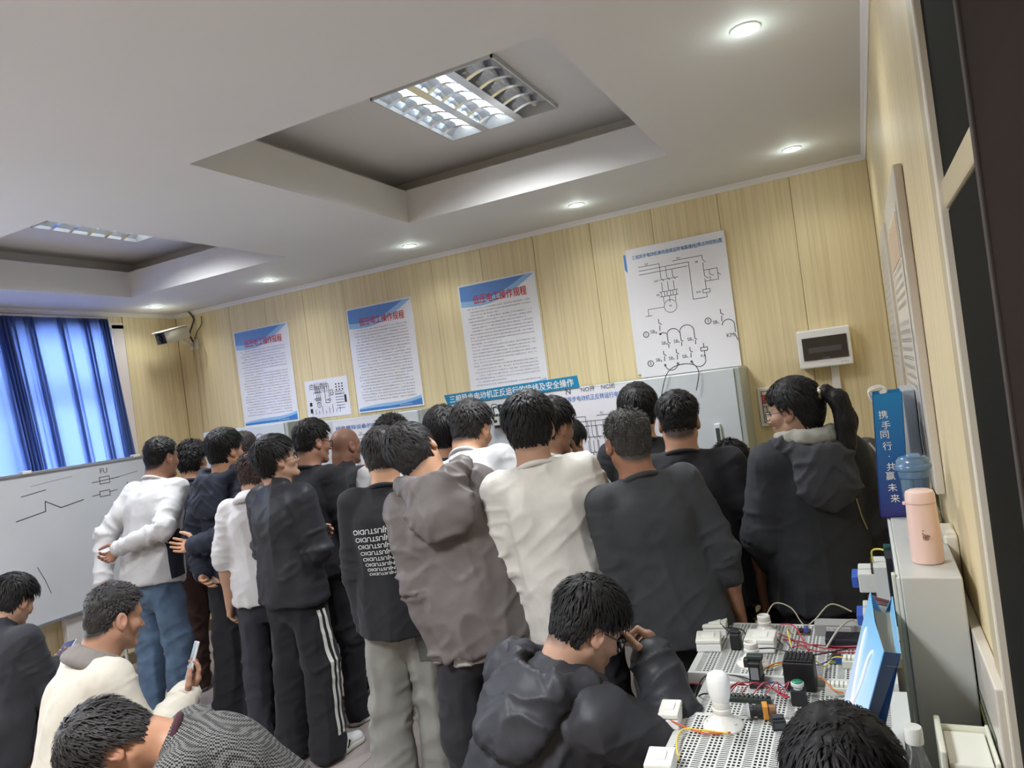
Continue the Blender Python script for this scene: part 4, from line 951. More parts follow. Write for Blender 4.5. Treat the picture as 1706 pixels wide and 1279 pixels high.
m._add([LB(bx0, by0, .001), LB(bx1, by0, .001), LB(bx1, by1, .001), LB(bx0, by1, .001)], [(0, 3, 2, 1)])
o = m.build('paper_shell', grad_mat('blue_gradient_paper', s2l(24, 122, 180), s2l(42, 38, 112), 0, bh), root)
sd = o.modifiers.new('t', 'SOLIDIFY'); sd.thickness = .0012; sd.offset = -1
MB().box(*LB(bx0, 0, bh)[:1], LB(bx1, 0, bh)[0], by0 + .004, by1 - .004, RZ + bh - .012, RZ + bh - .010).build('box_inside', paint(208, 200, 184, .7), root)
Mt = frame((.030, by0 - .0016, RZ), (1, 0, 0), (lean * .9 / bh, 0, 1))
v_ = []; f_ = []
for i, ch in enumerate('携手同行·共赢未来'):
    v, f = text_data(ch, .024); v = v - v.mean(0) if ch != '·' else v
    k = len(v_); v_ += [(p[0] + .002 * math.sin(i * 1.7), p[1] + bh - .058 - .0285 * i, 0) for p in v]; f_ += [tuple(k + q for q in g) for g in f]
mesh_obj('slogan', [Mt @ Vector(p) for p in v_], f_, M_WHITE, root)
for yy in (by0 + .03, by1 - .03):
    MB().tube(catmull([LB(bx0 - .001, yy, bh - .02), LB(bx0 - .008, yy, bh + .006), LB(bx0 + .02, yy, bh + .016), LB(bx0 + .035, yy, bh + .004), LB(bx0 + .02, yy, bh - .004)], 8), .0028, 8).build('rope_handle', paint(216, 212, 206, .6), root, smooth=True)
# plastic sleeve board leaning behind the tall bag
tag(MB().rbox(.088, .120, 2.37, 2.62, RZ - .02, RZ + .33, .004).build('folded_board', paint(170, 176, 186, .25)), 'grey blue folded board leaning against the wall behind the slogan bag', 'board')
# soft dark bag on the far rack is built with the cloth tools below

# ------------------------------------------------------------------ blue gift bag on the table, water bottle, white bin
root = empty('gift_bag', (-.05, 1.55, .78), 'light blue gift bag with rope handles standing in front of the grey rack', 'bag')
g = [(-.029, 1.42), (-.004, 1.44), (-.006, 1.72), (-.046, 1.71)]       # top rim corners near-left, near-right, far-right, far-left
gb = [(-.155, 1.38), (-.110, 1.40), (-.085, 1.74), (-.165, 1.73)]
zt, zb = 1.215, .866
m = MB(); mats_ = [grad_mat('light_blue_paper', s2l(140, 200, 240), s2l(240, 240, 246), .14, .42), grad_mat('deep_blue_paper', s2l(10, 84, 160), s2l(8, 16, 52), .24, .46)]
def G(p, z): return (p[0], p[1], z)
m.cur = 1; m._add([G(gb[0], zb), G(gb[1], zb), G(g[1], zt - .014), G(g[0], zt - .004)], [(0, 1, 2, 3)])
m.cur = 0; m._add([G(gb[3], zb), G(gb[0], zb), G(g[0], zt - .004), ((g[0][0] + g[3][0]) / 2 - .004, 1.565, zt), G(g[3], zt + .012)], [(0, 1, 2, 3, 4)])
m._add([G(gb[1], zb), G(gb[2], zb), G(g[2], zt), G(g[1], zt - .014)], [(0, 1, 2, 3)])
mid = ((g[2][0] + g[3][0]) / 2, 1.69, zt - .03)
m.cur = 0; m._add([G(gb[2], zb), G(gb[3], zb), G(g[3], zt + .012), mid, G(g[2], zt)], [(0, 1, 2, 3, 4)])
m._add([G(gb[0], zb), G(gb[1], zb), G(gb[2], zb), G(gb[3], zb)], [(3, 2, 1, 0)])
o = m.build('paper_shell', mats_, root); sd = o.modifiers.new('t', 'SOLIDIFY'); sd.thickness = .0014; sd.offset = 1
MB()._add([G(g[0], zt - .03), G(g[1], zt - .04), G(g[2], zt - .03), G(g[3], zt - .02)], [(0, 1, 2, 3)]).build('bag_contents', paint(150, 140, 120, .8), root)
px_ = lambda y, z: g[0][0] + (g[3][0] - g[0][0]) * (y - 1.42) / .29 + ((gb[0][0] - g[0][0]) + .012 * (y - 1.42) / .29) * (zt - z) / (zt - zb)
for k in range(2):
    pts = [(px_(y, z) - d_, y, z) for (y, z, d_) in ((1.50, zt - .035, .000), (1.505, zt - .05, .006), (1.515 + .012 * k, zt - .11, .006), (1.565, zt - .165 - .012 * k, .006), (1.615 - .012 * k, zt - .11, .006), (1.63, zt - .05, .006), (1.635, zt - .035, .0))]
    MB().tube(catmull(pts, 8), .0042, 8).build('rope_handle', paint(222, 226, 234, .6), root, smooth=True)
M_PET = mat('clear_bottle_plastic', (.86, .90, .92), .06, trans=.92)
root = empty('water_bottle', (.0, 1.41, .766), 'clear plastic water bottle with white cap at the right end of the table', 'bottle')
M = Matrix.Translation((.000, 1.41, .766))
MB().lathe([(.024, .0), (.029, .006), (.029, .05), (.0275, .06), (.029, .07), (.029, .16), (.028, .20), (.024, .240), (.016, .268), (.0125, .280), (.0125, .292)], 30, M, cap=False).build('bottle_body', M_PET, root, smooth=True)
MB().lathe([(.0145, .290), (.0150, .292), (.0150, .314), (.0138, .318), (.001, .3185)], 30, M).build('bottle_cap', paint(228, 226, 220, .4), root, smooth=True)
MB().lathe([(.0293, .085), (.0293, .150)], 30, M, cap=False).build('bottle_label', paint(150, 170, 200, .4), root)
root = empty('file_bin', (.07, 1.20, TZ), 'off white plastic file bin at the bottom right corner by the wall', 'bin')
m = MB(); b0, b1, c0, c1, z0, z1 = .036, .121, 1.365, 1.50, TZ + .001, 1.055
m.rbox(b0, b0 + .010, c0, c1, z0, z1 + .012, .003); m.rbox(b1 - .006, b1, c0, c1, z0, z1, .002); m.box(b0 + .010, b1 - .006, c1 - .006, c1, z0, z1 - .004); m.box(b0 + .010, b1 - .006, c0, c0 + .006, z0, z1 - .02); m.box(b0 + .010, b1 - .006, c0 + .006, c1 - .006, z0, z0 + .006)
m.build('bin_shell', paint(226, 224, 208, .4), root)
MB().rbox(b0 + .012, b1 - .008, c0 + .010, c1 - .008, z1 - .035, z1 - .012, .003).build('papers', paint(232, 230, 218, .6), root)

# ------------------------------------------------------------------ dark chair under the whiteboard
root = empty('folding_chair', (-4.92, 3.58, 0), 'dark folding chair with pale metal frame below the whiteboard', 'chair')
for (nm, bx, col) in (('seat', (-5.06, -4.75, 3.40, 3.72, .28, .31), (46, 38, 34)), ('backrest', (-5.08, -5.045, 3.42, 3.70, .34, .46), (52, 42, 36))):
    MB().rbox(*bx, .012).build(nm, paint(*col, .6), root)
for (x_, y_) in ((-5.09, 3.42), (-5.09, 3.74), (-4.76, 3.42), (-4.76, 3.74)):
    MB().tube([(x_, y_, 0), (x_, y_, .28 if x_ > -4.9 else .47)], .012, 10).build('leg', M_STEEL, root, smooth=True)
MB().tube([(-4.76, 3.42, .28), (-4.76, 3.74, .28)], .009, 8).build('stretcher', M_STEEL, root)

# ================================================================== people: smooth solids from signed distances
f32 = np.float32
def nrm(v):
    v = np.asarray(v, float); return v / (np.linalg.norm(v) or 1.0)
def rotx(a): c, s = math.cos(a), math.sin(a); return np.array([[1, 0, 0], [0, c, -s], [0, s, c]])
def roty(a): c, s = math.cos(a), math.sin(a); return np.array([[c, 0, s], [0, 1, 0], [-s, 0, c]])
def rotz(a): c, s = math.cos(a), math.sin(a); return np.array([[c, -s, 0], [s, c, 0], [0, 0, 1]])

class Solid:
    """list of rounded pieces blended into one surface, then polygonised"""
    def __init__(s): s.p = []
    def cone(s, a, b, ra, rb, k=.02, n=None, ratio=1.0, sub=False):
        s.p.append(('c', np.array(a, float), np.array(b, float), ra, rb, k, None if n is None else nrm(n), ratio, sub)); return s
    def ell(s, c, r, M=None, k=.02, sub=False):
        s.p.append(('e', np.array(c, float), np.array(r, float), np.eye(3) if M is None else np.array(M), k, sub)); return s
    def cut(s, pt, normal):
        s.p.append(('h', np.array(pt, float), nrm(normal))); return s
    def bounds(s):
        lo = np.full(3, 9e9); hi = -lo
        for q in s.p:
            if q[0] == 'h' or q[-1] is True: continue
            if q[0] == 'c':
                r = max(q[3], q[4]) * 1.02
                lo = np.minimum(lo, np.minimum(q[1], q[2]) - r); hi = np.maximum(hi, np.maximum(q[1], q[2]) + r)
            else:
                r = max(q[2]); lo = np.minimum(lo, q[1] - r); hi = np.maximum(hi, q[1] + r)
        return lo, hi
    def mesh(s, vsz, clip=None):
        lo, hi = s.bounds()
        if clip is not None: lo = np.maximum(lo, clip[0]); hi = np.minimum(hi, clip[1])
        lo = lo - 3 * vsz; n = np.ceil((hi + 3 * vsz - lo) / vsz).astype(int) + 1
        ax = [(lo[i] + np.arange(n[i]) * vsz).astype(f32) for i in range(3)]
        A = np.full(tuple(n), .2, f32)
        for q in s.p:
            if q[0] == 'h':
                p, nn = q[1], q[2]
                d = ((ax[0] - p[0]) * nn[0])[:, None, None] + ((ax[1] - p[1]) * nn[1])[None, :, None] + ((ax[2] - p[2]) * nn[2])[None, None, :]
                np.maximum(A, d.astype(f32), out=A); continue
            if q[0] == 'c': c0, c1 = np.minimum(q[1], q[2]) - max(q[3], q[4]), np.maximum(q[1], q[2]) + max(q[3], q[4]); k = q[5]
            else: r = max(q[2]); c0, c1 = q[1] - r, q[1] + r; k = q[4]
            pad = k * 1.2 + 3 * vsz
            i0 = np.clip(np.floor((c0 - pad - lo) / vsz).astype(int), 0, n); i1 = np.clip(np.ceil((c1 + pad - lo) / vsz).astype(int) + 1, 0, n)
            if np.any(i1 <= i0): continue
            X = ax[0][i0[0]:i1[0], None, None]; Y = ax[1][None, i0[1]:i1[1], None]; Z = ax[2][None, None, i0[2]:i1[2]]
            if q[0] == 'c':
                a, b = q[1], q[2]; ab = b - a; L2 = float(ab @ ab) or 1e-9
                dx, dy, dz = X - f32(a[0]), Y - f32(a[1]), Z - f32(a[2])
                t = np.clip((dx * f32(ab[0]) + dy * f32(ab[1]) + dz * f32(ab[2])) / f32(L2), 0, 1)
                rx, ry, rz = dx - t * f32(ab[0]), dy - t * f32(ab[1]), dz - t * f32(ab[2])
                d2 = rx * rx + ry * ry + rz * rz
                if q[6] is not None:
                    m = q[6]; c = rx * f32(m[0]) + ry * f32(m[1]) + rz * f32(m[2])
                    d2 = d2 + c * c * f32(q[7] ** 2 - 1)
                D = np.sqrt(d2) - (f32(q[3]) + t * f32(q[4] - q[3]))
                if q[6] is not None: D = D / f32(max(1.0, (1 + q[7]) / 2))
                sub = q[8]
            else:
                c, r, M = q[1], q[2], q[3]
                dx, dy, dz = X - f32(c[0]), Y - f32(c[1]), Z - f32(c[2])
                e = [(dx * f32(M[0, i]) + dy * f32(M[1, i]) + dz * f32(M[2, i])) / f32(r[i]) for i in range(3)]
                k0 = np.sqrt(e[0] ** 2 + e[1] ** 2 + e[2] ** 2)
                k1 = np.sqrt((e[0] / f32(r[0])) ** 2 + (e[1] / f32(r[1])) ** 2 + (e[2] / f32(r[2])) ** 2) + f32(1e-6)
                D = k0 * (k0 - 1) / k1; sub = q[5]
            sl = A[i0[0]:i1[0], i0[1]:i1[1], i0[2]:i1[2]]
            if sub:
                D = -D; h = np.maximum(k - np.abs(sl - D), 0) / max(k, 1e-6); sl[...] = np.maximum(sl, D) + h * h * f32(k * .25)
            else:
                h = np.maximum(k - np.abs(sl - D), 0) / max(k, 1e-6); sl[...] = np.minimum(sl, D) - h * h * f32(k * .25)
        if clip is not None:
            # close the clipped faces
            for i in range(3):
                ix = [slice(None)] * 3; ix[i] = 0; A[tuple(ix)] = np.maximum(A[tuple(ix)], vsz); ix[i] = -1; A[tuple(ix)] = np.maximum(A[tuple(ix)], vsz)
        g = vdb.FloatGrid(.2); g.copyFromArray(A)
        P, Q = g.convertToQuads(0.0)
        return lo + P.astype(float) * vsz, Q.astype(np.int64)

# value noise on points
_lat = np.random.RandomState(11).rand(32, 32, 32).astype(f32)
def vnoise(P, freq, off=0.0):
    q = P * np.asarray(freq) + off
    i = np.floor(q).astype(int); f = q - i; f = f * f * (3 - 2 * f)
    i0 = i % 32; i1 = (i + 1) % 32
    g = lambda a, b, c: _lat[a, b, c]
    x0, y0, z0 = i0.T; x1, y1, z1 = i1.T; fx, fy, fz = f.T
    c00 = g(x0, y0, z0) * (1 - fx) + g(x1, y0, z0) * fx; c10 = g(x0, y1, z0) * (1 - fx) + g(x1, y1, z0) * fx
    c01 = g(x0, y0, z1) * (1 - fx) + g(x1, y0, z1) * fx; c11 = g(x0, y1, z1) * (1 - fx) + g(x1, y1, z1) * fx
    return (c00 * (1 - fy) + c10 * fy) * (1 - fz) + (c01 * (1 - fy) + c11 * fy) * fz
def ridge(P, freq, off=0.0): return (1 - np.abs(2 * vnoise(P, freq, off) - 1)) ** 3

def vnormals(V, Q):
    a = np.cross(V[Q[:, 2]] - V[Q[:, 0]], V[Q[:, 3]] - V[Q[:, 1]])
    N = np.zeros_like(V)
    for i in range(4): np.add.at(N, Q[:, i], a)
    return N / (np.linalg.norm(N, axis=1, keepdims=True) + 1e-12)

def merge(parts):
    V = []; Q = []; b = 0
    for v, q in parts: V.append(v); Q.append(q + b); b += len(v)
    return np.concatenate(V), np.concatenate(Q)

# ------------------------------------------------------------------ materials of people
M_SKIN = mat('skin', (.5, .3, .2), .50, spec=.35, attr='col')
def cloth_mat(name, col, rough=.88, bump=.25, bscale=700, sheen=.05, noise=.06):
    return mat(name, col, rough, spec=.2, noise=noise, nscale=(14, 14, 14), bump=bump, bscale=bscale, sheen=sheen)
_cm = {}
def cloth(r, g, b, kind='cotton'):
    k = (r, g, b, kind)
    if k not in _cm:
        kw = {'cotton': {}, 'nylon': dict(rough=.48, bump=.08, bscale=300, sheen=0, noise=.04), 'denim': dict(bump=.5, bscale=900, noise=.22), 'knit': dict(bump=.5, bscale=500)}[kind]
        _cm[k] = cloth_mat('cloth_%s_%d_%d_%d' % (kind, r, g, b), s2l(r, g, b), **kw)
    return _cm[k]
def check_mat():
    m = mat('houndstooth_cloth', s2l(60, 60, 62), .85, spec=.2); nt = m.node_tree; b = nt.nodes['Principled BSDF']
    tc = nt.nodes.new('ShaderNodeTexCoord'); ck = nt.nodes.new('ShaderNodeTexChecker'); mp = nt.nodes.new('ShaderNodeMapping')
    mp.inputs['Rotation'].default_value = (.3, .5, .2)
    ck.inputs['Scale'].default_value = 185; ck.inputs['Color1'].default_value = (*s2l(26, 26, 28), 1); ck.inputs['Color2'].default_value = (*s2l(112, 110, 108), 1)
    nt.links.new(tc.outputs['Object'], mp.inputs['Vector']); nt.links.new(mp.outputs['Vector'], ck.inputs['Vector']); nt.links.new(ck.outputs['Color'], b.inputs['Base Color'])
    return m
M_CHECK = check_mat()
def hair_mat(name, col, rough=.55):
    return mat(name, col, rough, spec=.22, noise=.25, nscale=(60, 60, 60))
HAIRS = {'black': hair_mat('hair_black', s2l(27, 25, 26)), 'brown': hair_mat('hair_dark_brown', s2l(62, 47, 45)), 'grey': hair_mat('hair_greying', s2l(62, 59, 57), .65), 'soft': hair_mat('hair_soft_black', s2l(46, 43, 43))}
HCOL = {'black': s2l(34, 31, 31), 'brown': s2l(56, 42, 38), 'grey': s2l(66, 62, 58), 'soft': s2l(42, 38, 36)}
M_EYE = paint(226, 220, 214, .2); M_PUPIL = paint(26, 20, 18, .15); M_SPEC = paint(24, 24, 26, .5)
M_LENS = mat('spectacle_lens', (.92, .95, .96), .03, trans=.96); M_LENS.node_tree.nodes['Principled BSDF'].inputs['IOR'].default_value = 1.02

# ------------------------------------------------------------------ head
HL_A = np.radians([0, 25, 45, 60, 72, 85, 98, 108, 120, 140, 165, 180])
HL_Z = np.array([.070, .070, .060, .042, .020, -.022, -.020, .004, -.040, -.062, -.072, -.074])
def hairline(x, y, style):
    a = np.abs(np.arctan2(x, y + .012))
    z = np.interp(a, HL_A, HL_Z)
    if style.get('fringe', 0): z = z - 0
    return z
def cap_radius(d):
    """distance from the skull centre (0,-.012,.030) to the scalp along unit directions d"""
    r = np.array([.0755, .0945, .0905]); rz = np.where(d[:, 2] < 0, .135, r[2])
    return 1 / np.sqrt((d[:, 0] / r[0]) ** 2 + (d[:, 1] / r[1]) ** 2 + (d[:, 2] / rz) ** 2)
CAPC = np.array([0, -.012, .030])

def head_solid(S, T, face=True, jaw=1.0):
    """T(p) maps head-local points (x right, y forward, z up, ear level = 0) to body space; returns nothing"""
    R = T['R']; o = T['o']
    P = lambda x, y, z: o + R @ np.array([x, y, z])
    S.ell(P(0, -.012, .033), (.074, .093, .086), R, .01)
    S.ell(P(0, .020, -.030), (.060 * jaw, .068, .085), R, .025)
    for s in (-1, 1):
        S.cone(P(.054 * s * jaw, -.004, -.050), P(.016 * s, .066, -.092), .019, .016, .022)
        S.ell(P(.043 * s * jaw, .052, -.020), (.022, .026, .022), R, .02)
    S.ell(P(0, .078, -.093), (.019, .018, .016), R, .018)
    S.cone(P(0, -.030, -.02), P(0, -.020, -.12), .058, .055, .03)
    if face:
        S.cone(P(-.034, .062, .026), P(.034, .062, .026), .015, .015, .018)
        S.cone(P(0, .074, .014), P(0, .103, -.027), .0080, .0115, .010)
        for s in (-1, 1):
            S.ell(P(.012 * s, .092, -.030), (.0075, .010, .0075), R, .006)
            S.ell(P(.031 * s, .083, .004), (.016, .013, .011), R, .012, sub=True)
        S.cone(P(-.019, .080, -.055), P(.019, .080, -.055), .0075, .0075, .008)
        S.cone(P(0, .0865, -.054), P(0, .0865, -.056), .008, .008, .01)
        S.cone(P(-.016, .078, -.064), P(.016, .078, -.064), .0085, .0085, .007)
    for s in (-1, 1):
        Re = R @ rotz(-.35 * s) @ rotx(.18)
        S.ell(P(.0795 * s, -.012, -.002), (.0085, .0205, .0315), Re, .007)
        S.ell(P(.0890 * s, -.008, .004), (.0070, .0110, .0180), Re, .005, sub=True)
        S.ell(P(.0775 * s, .000, -.026), (.0085, .0090, .0110), Re, .007)

def head_colors(V, T, skin, hair, fade):
    """per-vertex colour of skin: shaved stubble under short hair, redder lips and ears"""
    R = T['R']; L = (V - T['o']) @ R
    C = np.tile(np.array(skin), (len(V), 1))
    lip = np.exp(-(((L[:, 0]) / .022) ** 2 + ((L[:, 1] - .088) / .016) ** 2 + ((L[:, 2] + .059) / .010) ** 2))
    C = C * (1 - .5 * lip[:, None]) + np.array([.42, .15, .13]) * .5 * lip[:, None]
    ear = np.exp(-(((np.abs(L[:, 0]) - .083) / .012) ** 2 + (L[:, 1] / .03) ** 2 + (L[:, 2] / .035) ** 2))
    C = C * (1 - .2 * ear[:, None]) + np.array([.55, .22, .18]) * .2 * ear[:, None]
    hz = hairline(L[:, 0], L[:, 1], {})
    m = np.clip((L[:, 2] - hz + .010) / .022, 0, 1) * fade * (np.linalg.norm(L, axis=1) < .2)
    isear = (np.abs(L[:, 0]) > .0775) & (np.abs(L[:, 1] + .008) < .03) & (np.abs(L[:, 2]) < .042)
    m = np.where(isear, 0, m)
    return C * (1 - m[:, None]) + np.array(hair) * m[:, None]

def hair_mesh(st, seed):
    """hair in head space: a soft cap and a few hundred tapering locks that follow the flow from the crown"""
    rnd = np.random.RandomState(seed)
    top, side, L_top, L_side, wav = st.get('top', .022), st.get('side', .010), st.get('ltop', .06), st.get('lside', .035), st.get('wave', .3)
    def thick(d):
        up = np.clip((d[:, 2] + .15) / .8, 0, 1); return side + (top - side) * up ** 1.3
    nu, nv = 72, 40
    th = np.linspace(0, 2 * np.pi, nu, endpoint=False); ph = np.linspace(0.0, 2.55, nv)
    TH, PH = np.meshgrid(th, ph); d = np.stack([np.sin(PH) * np.sin(TH), np.sin(PH) * np.cos(TH), np.cos(PH)], -1).reshape(-1, 3)
    base = cap_radius(d)
    ps = CAPC + d * base[:, None]
    hz = hairline(ps[:, 0], ps[:, 1], st) - st.get('nape', 0) * (ps[:, 1] < -.02)
    if st.get('fringe'): hz = np.where((ps[:, 1] > .03), hz - st['fringe'] * np.clip((ps[:, 1] - .03) / .03, 0, 1), hz)
    earz = (np.abs(ps[:, 1] + .010) < .024) & (ps[:, 2] < st.get('earcover', .036))
    inside = ps[:, 2] - hz
    taper = np.clip(inside / .030, -1, 1)
    tk = thick(d)
    lump = (vnoise(ps, (45, 45, 45), seed) - .5) * .012 * min(1, top / .02) + (vnoise(ps, (110, 110, 60), seed + 5) - .5) * .006 * min(1, top / .015)
    r = base + np.where(taper > 0, (tk + lump) * np.sqrt(np.clip(taper, 0, 1)), -.010)
    r = np.where(earz & (taper > 0), np.minimum(r, base + .003), r)
    V = CAPC + d * r[:, None]
    idx = np.arange(nu * nv).reshape(nv, nu); nx = np.roll(idx, -1, 1)
    F = np.stack([idx[:-1], idx[1:], nx[1:], nx[:-1]], -1).reshape(-1, 4)
    keep = (taper[F] > -.25).any(1); F = F[keep]
    parts = [(V, F)]
    # locks
    n = st.get('locks', 700)
    z = rnd.uniform(-.75, 1, n * 2); a = rnd.uniform(0, 2 * np.pi, n * 2); rr = np.sqrt(np.clip(1 - z * z, 0, 1))
    dd = np.stack([rr * np.sin(a), rr * np.cos(a), z], 1); b2 = cap_radius(dd); p0 = CAPC + dd * b2[:, None]
    hz2 = hairline(p0[:, 0], p0[:, 1], st)
    ok = (p0[:, 2] > hz2 + .004) & ~((np.abs(p0[:, 1] + .010) < .022) & (p0[:, 2] < .034))
    dd, p0 = dd[ok][:n], p0[ok][:n]; m = len(dd)
    crown = np.array([.01, -.055, .115])
    fl = p0 - crown; nearc = np.linalg.norm(fl, axis=1) < .045; fl[nearc] += rnd.randn(nearc.sum(), 3) * .05; fl -= dd * (fl * dd).sum(1, keepdims=True)
    fl /= np.linalg.norm(fl, axis=1, keepdims=True) + 1e-6
    sw = np.cross(dd, fl); fl = fl + sw * (.45 + wav * rnd.randn(m, 1) * .6)
    fl = fl + np.array([[0, 0, -1]]) * np.clip(.6 - dd[:, 2:3], 0, 1) * 1.0 + np.array([st.get('comb', (0, 0, 0))])
    up = np.clip((dd[:, 2] + .1) / .7, 0, 1)
    Ln = (L_side + (L_top - L_side) * up) * rnd.uniform(.6, 1.15, m)
    if st.get('fringe'): Ln = Ln * np.where(p0[:, 1] > .04, 1.25, 1)
    w = st.get('lw', .0055) * rnd.uniform(.6, 1.3, m)
    K = 5; cur = p0.copy(); rings = []
    tkk = thick(dd); dirn = fl / np.linalg.norm(fl, axis=1, keepdims=True)
    lift = st.get('lift', .10) * rnd.uniform(.2, 1.4, m)
    for j in range(K):
        t = j / (K - 1)
        e = cur - CAPC; ed = e / np.linalg.norm(e, axis=1, keepdims=True)
        rad = cap_radius(ed) + tkk * (.45 + .62 * min(1, .35 + t)) + lift * Ln * t * t * .5 + .001
        pos = CAPC + ed * rad[:, None]
        sd = np.cross(ed, dirn); sd /= np.linalg.norm(sd, axis=1, keepdims=True) + 1e-6
        ww = (w * (1 - t ** 1.6 * .92))[:, None]
        rings.append((pos - sd * ww, pos + ed * ww * .30, pos + sd * ww))
        nd = dirn - ed * (dirn * ed).sum(1, keepdims=True)
        nd += np.array([[0, 0, -.22]]) * (1 if st.get('lside', 0) > .02 else .3)
        nd += sd * wav * rnd.randn(m, 1) * .5
        nd -= ed * (nd * ed).sum(1, keepdims=True); nd /= np.linalg.norm(nd, axis=1, keepdims=True) + 1e-6
        dirn = nd; cur = pos + nd * (Ln / (K - 1))[:, None]
    LV = np.concatenate([np.stack(r_, 1) for r_ in rings], 1).reshape(-1, 3)    # per lock: K*3 vertices
    b = np.arange(m)[:, None] * (K * 3); q = []
    for j in range(K - 1):
        for c in range(2): q.append(np.concatenate([b + j * 3 + c, b + j * 3 + c + 1, b + (j + 1) * 3 + c + 1, b + (j + 1) * 3 + c], 1))
    parts.append((LV, np.concatenate(q)))
    return merge(parts)

# ------------------------------------------------------------------ hand: palm, four bent fingers, thumb from the side
def hand_solid(S, wr, fd, pn, side, curl=(.5, .55, .6, .65), spread=.06, thumb=.5, scale=1.0):
    """wr wrist, fd finger direction, pn palm normal (out of the palm), side +1 right hand / -1 left"""
    f = nrm(fd); n = nrm(np.asarray(pn) - f * (np.dot(pn, f))); t = np.cross(n, f) * -side   # t points to the thumb side
    s = scale; wr = np.asarray(wr, float)
    S.cone(wr - f * .03 * s, wr + f * .02 * s, .024 * s, .025 * s, .012, n, 1.35)
    S.cone(wr + f * .02 * s + t * .012 * s, wr + f * .075 * s + t * .022 * s, .019 * s, .016 * s, .012)
    S.cone(wr + f * .02 * s - t * .010 * s, wr + f * .072 * s - t * .024 * s, .018 * s, .0145 * s, .012)
    S.cone(wr + f * .03 * s, wr + f * .076 * s, .019 * s, .0165 * s, .012)
    lens = (.072, .080, .074, .058)
    for i in range(4):
        off = (.030, .010, -.010, -.029)[i]
        base = wr + f * (.080 - .006 * abs(i - 1.2)) * s + t * off * s
        d0 = nrm(f + t * (1.5 - i) * spread); a = 0.0; p = base; r = (.0088, .0090, .0085, .0075)[i] * s
        for j, fr in enumerate((.46, .31, .23)):
            a += curl[i] * (.75, 1.0, .7)[j]
            d = d0 * math.cos(a) + n * math.sin(a)
            q = p + d * lens[i] * fr * s
            S.cone(p, q, r * (1 - .07 * j), r * (.93 - .09 * j), .0035 if j else .007); p = q
    # thumb
    p = wr + f * .022 * s + t * .026 * s + n * .006 * s
    d = nrm(f * .55 + t * .75 + n * (.25 + .4 * thumb)); q = p + d * .040 * s
    S.cone(p, q, .0145 * s, .0110 * s, .010)
    d2 = nrm(f * .9 + t * (.35 - .5 * thumb) + n * (.2 + .5 * thumb)); q2 = q + d2 * .032 * s
    S.cone(q, q2, .0105 * s, .0095 * s, .004)
    q3 = q2 + nrm(d2 * .8 + f * .3 + n * .25 * thumb - t * .2 * thumb) * .025 * s
    S.cone(q2, q3, .0095 * s, .0075 * s, .003)

# ------------------------------------------------------------------ the person
def ray_at(u, v):
    return RM.T @ np.array([(u - PCX) / FPX, (v - PCY) / FPX, 1.0])

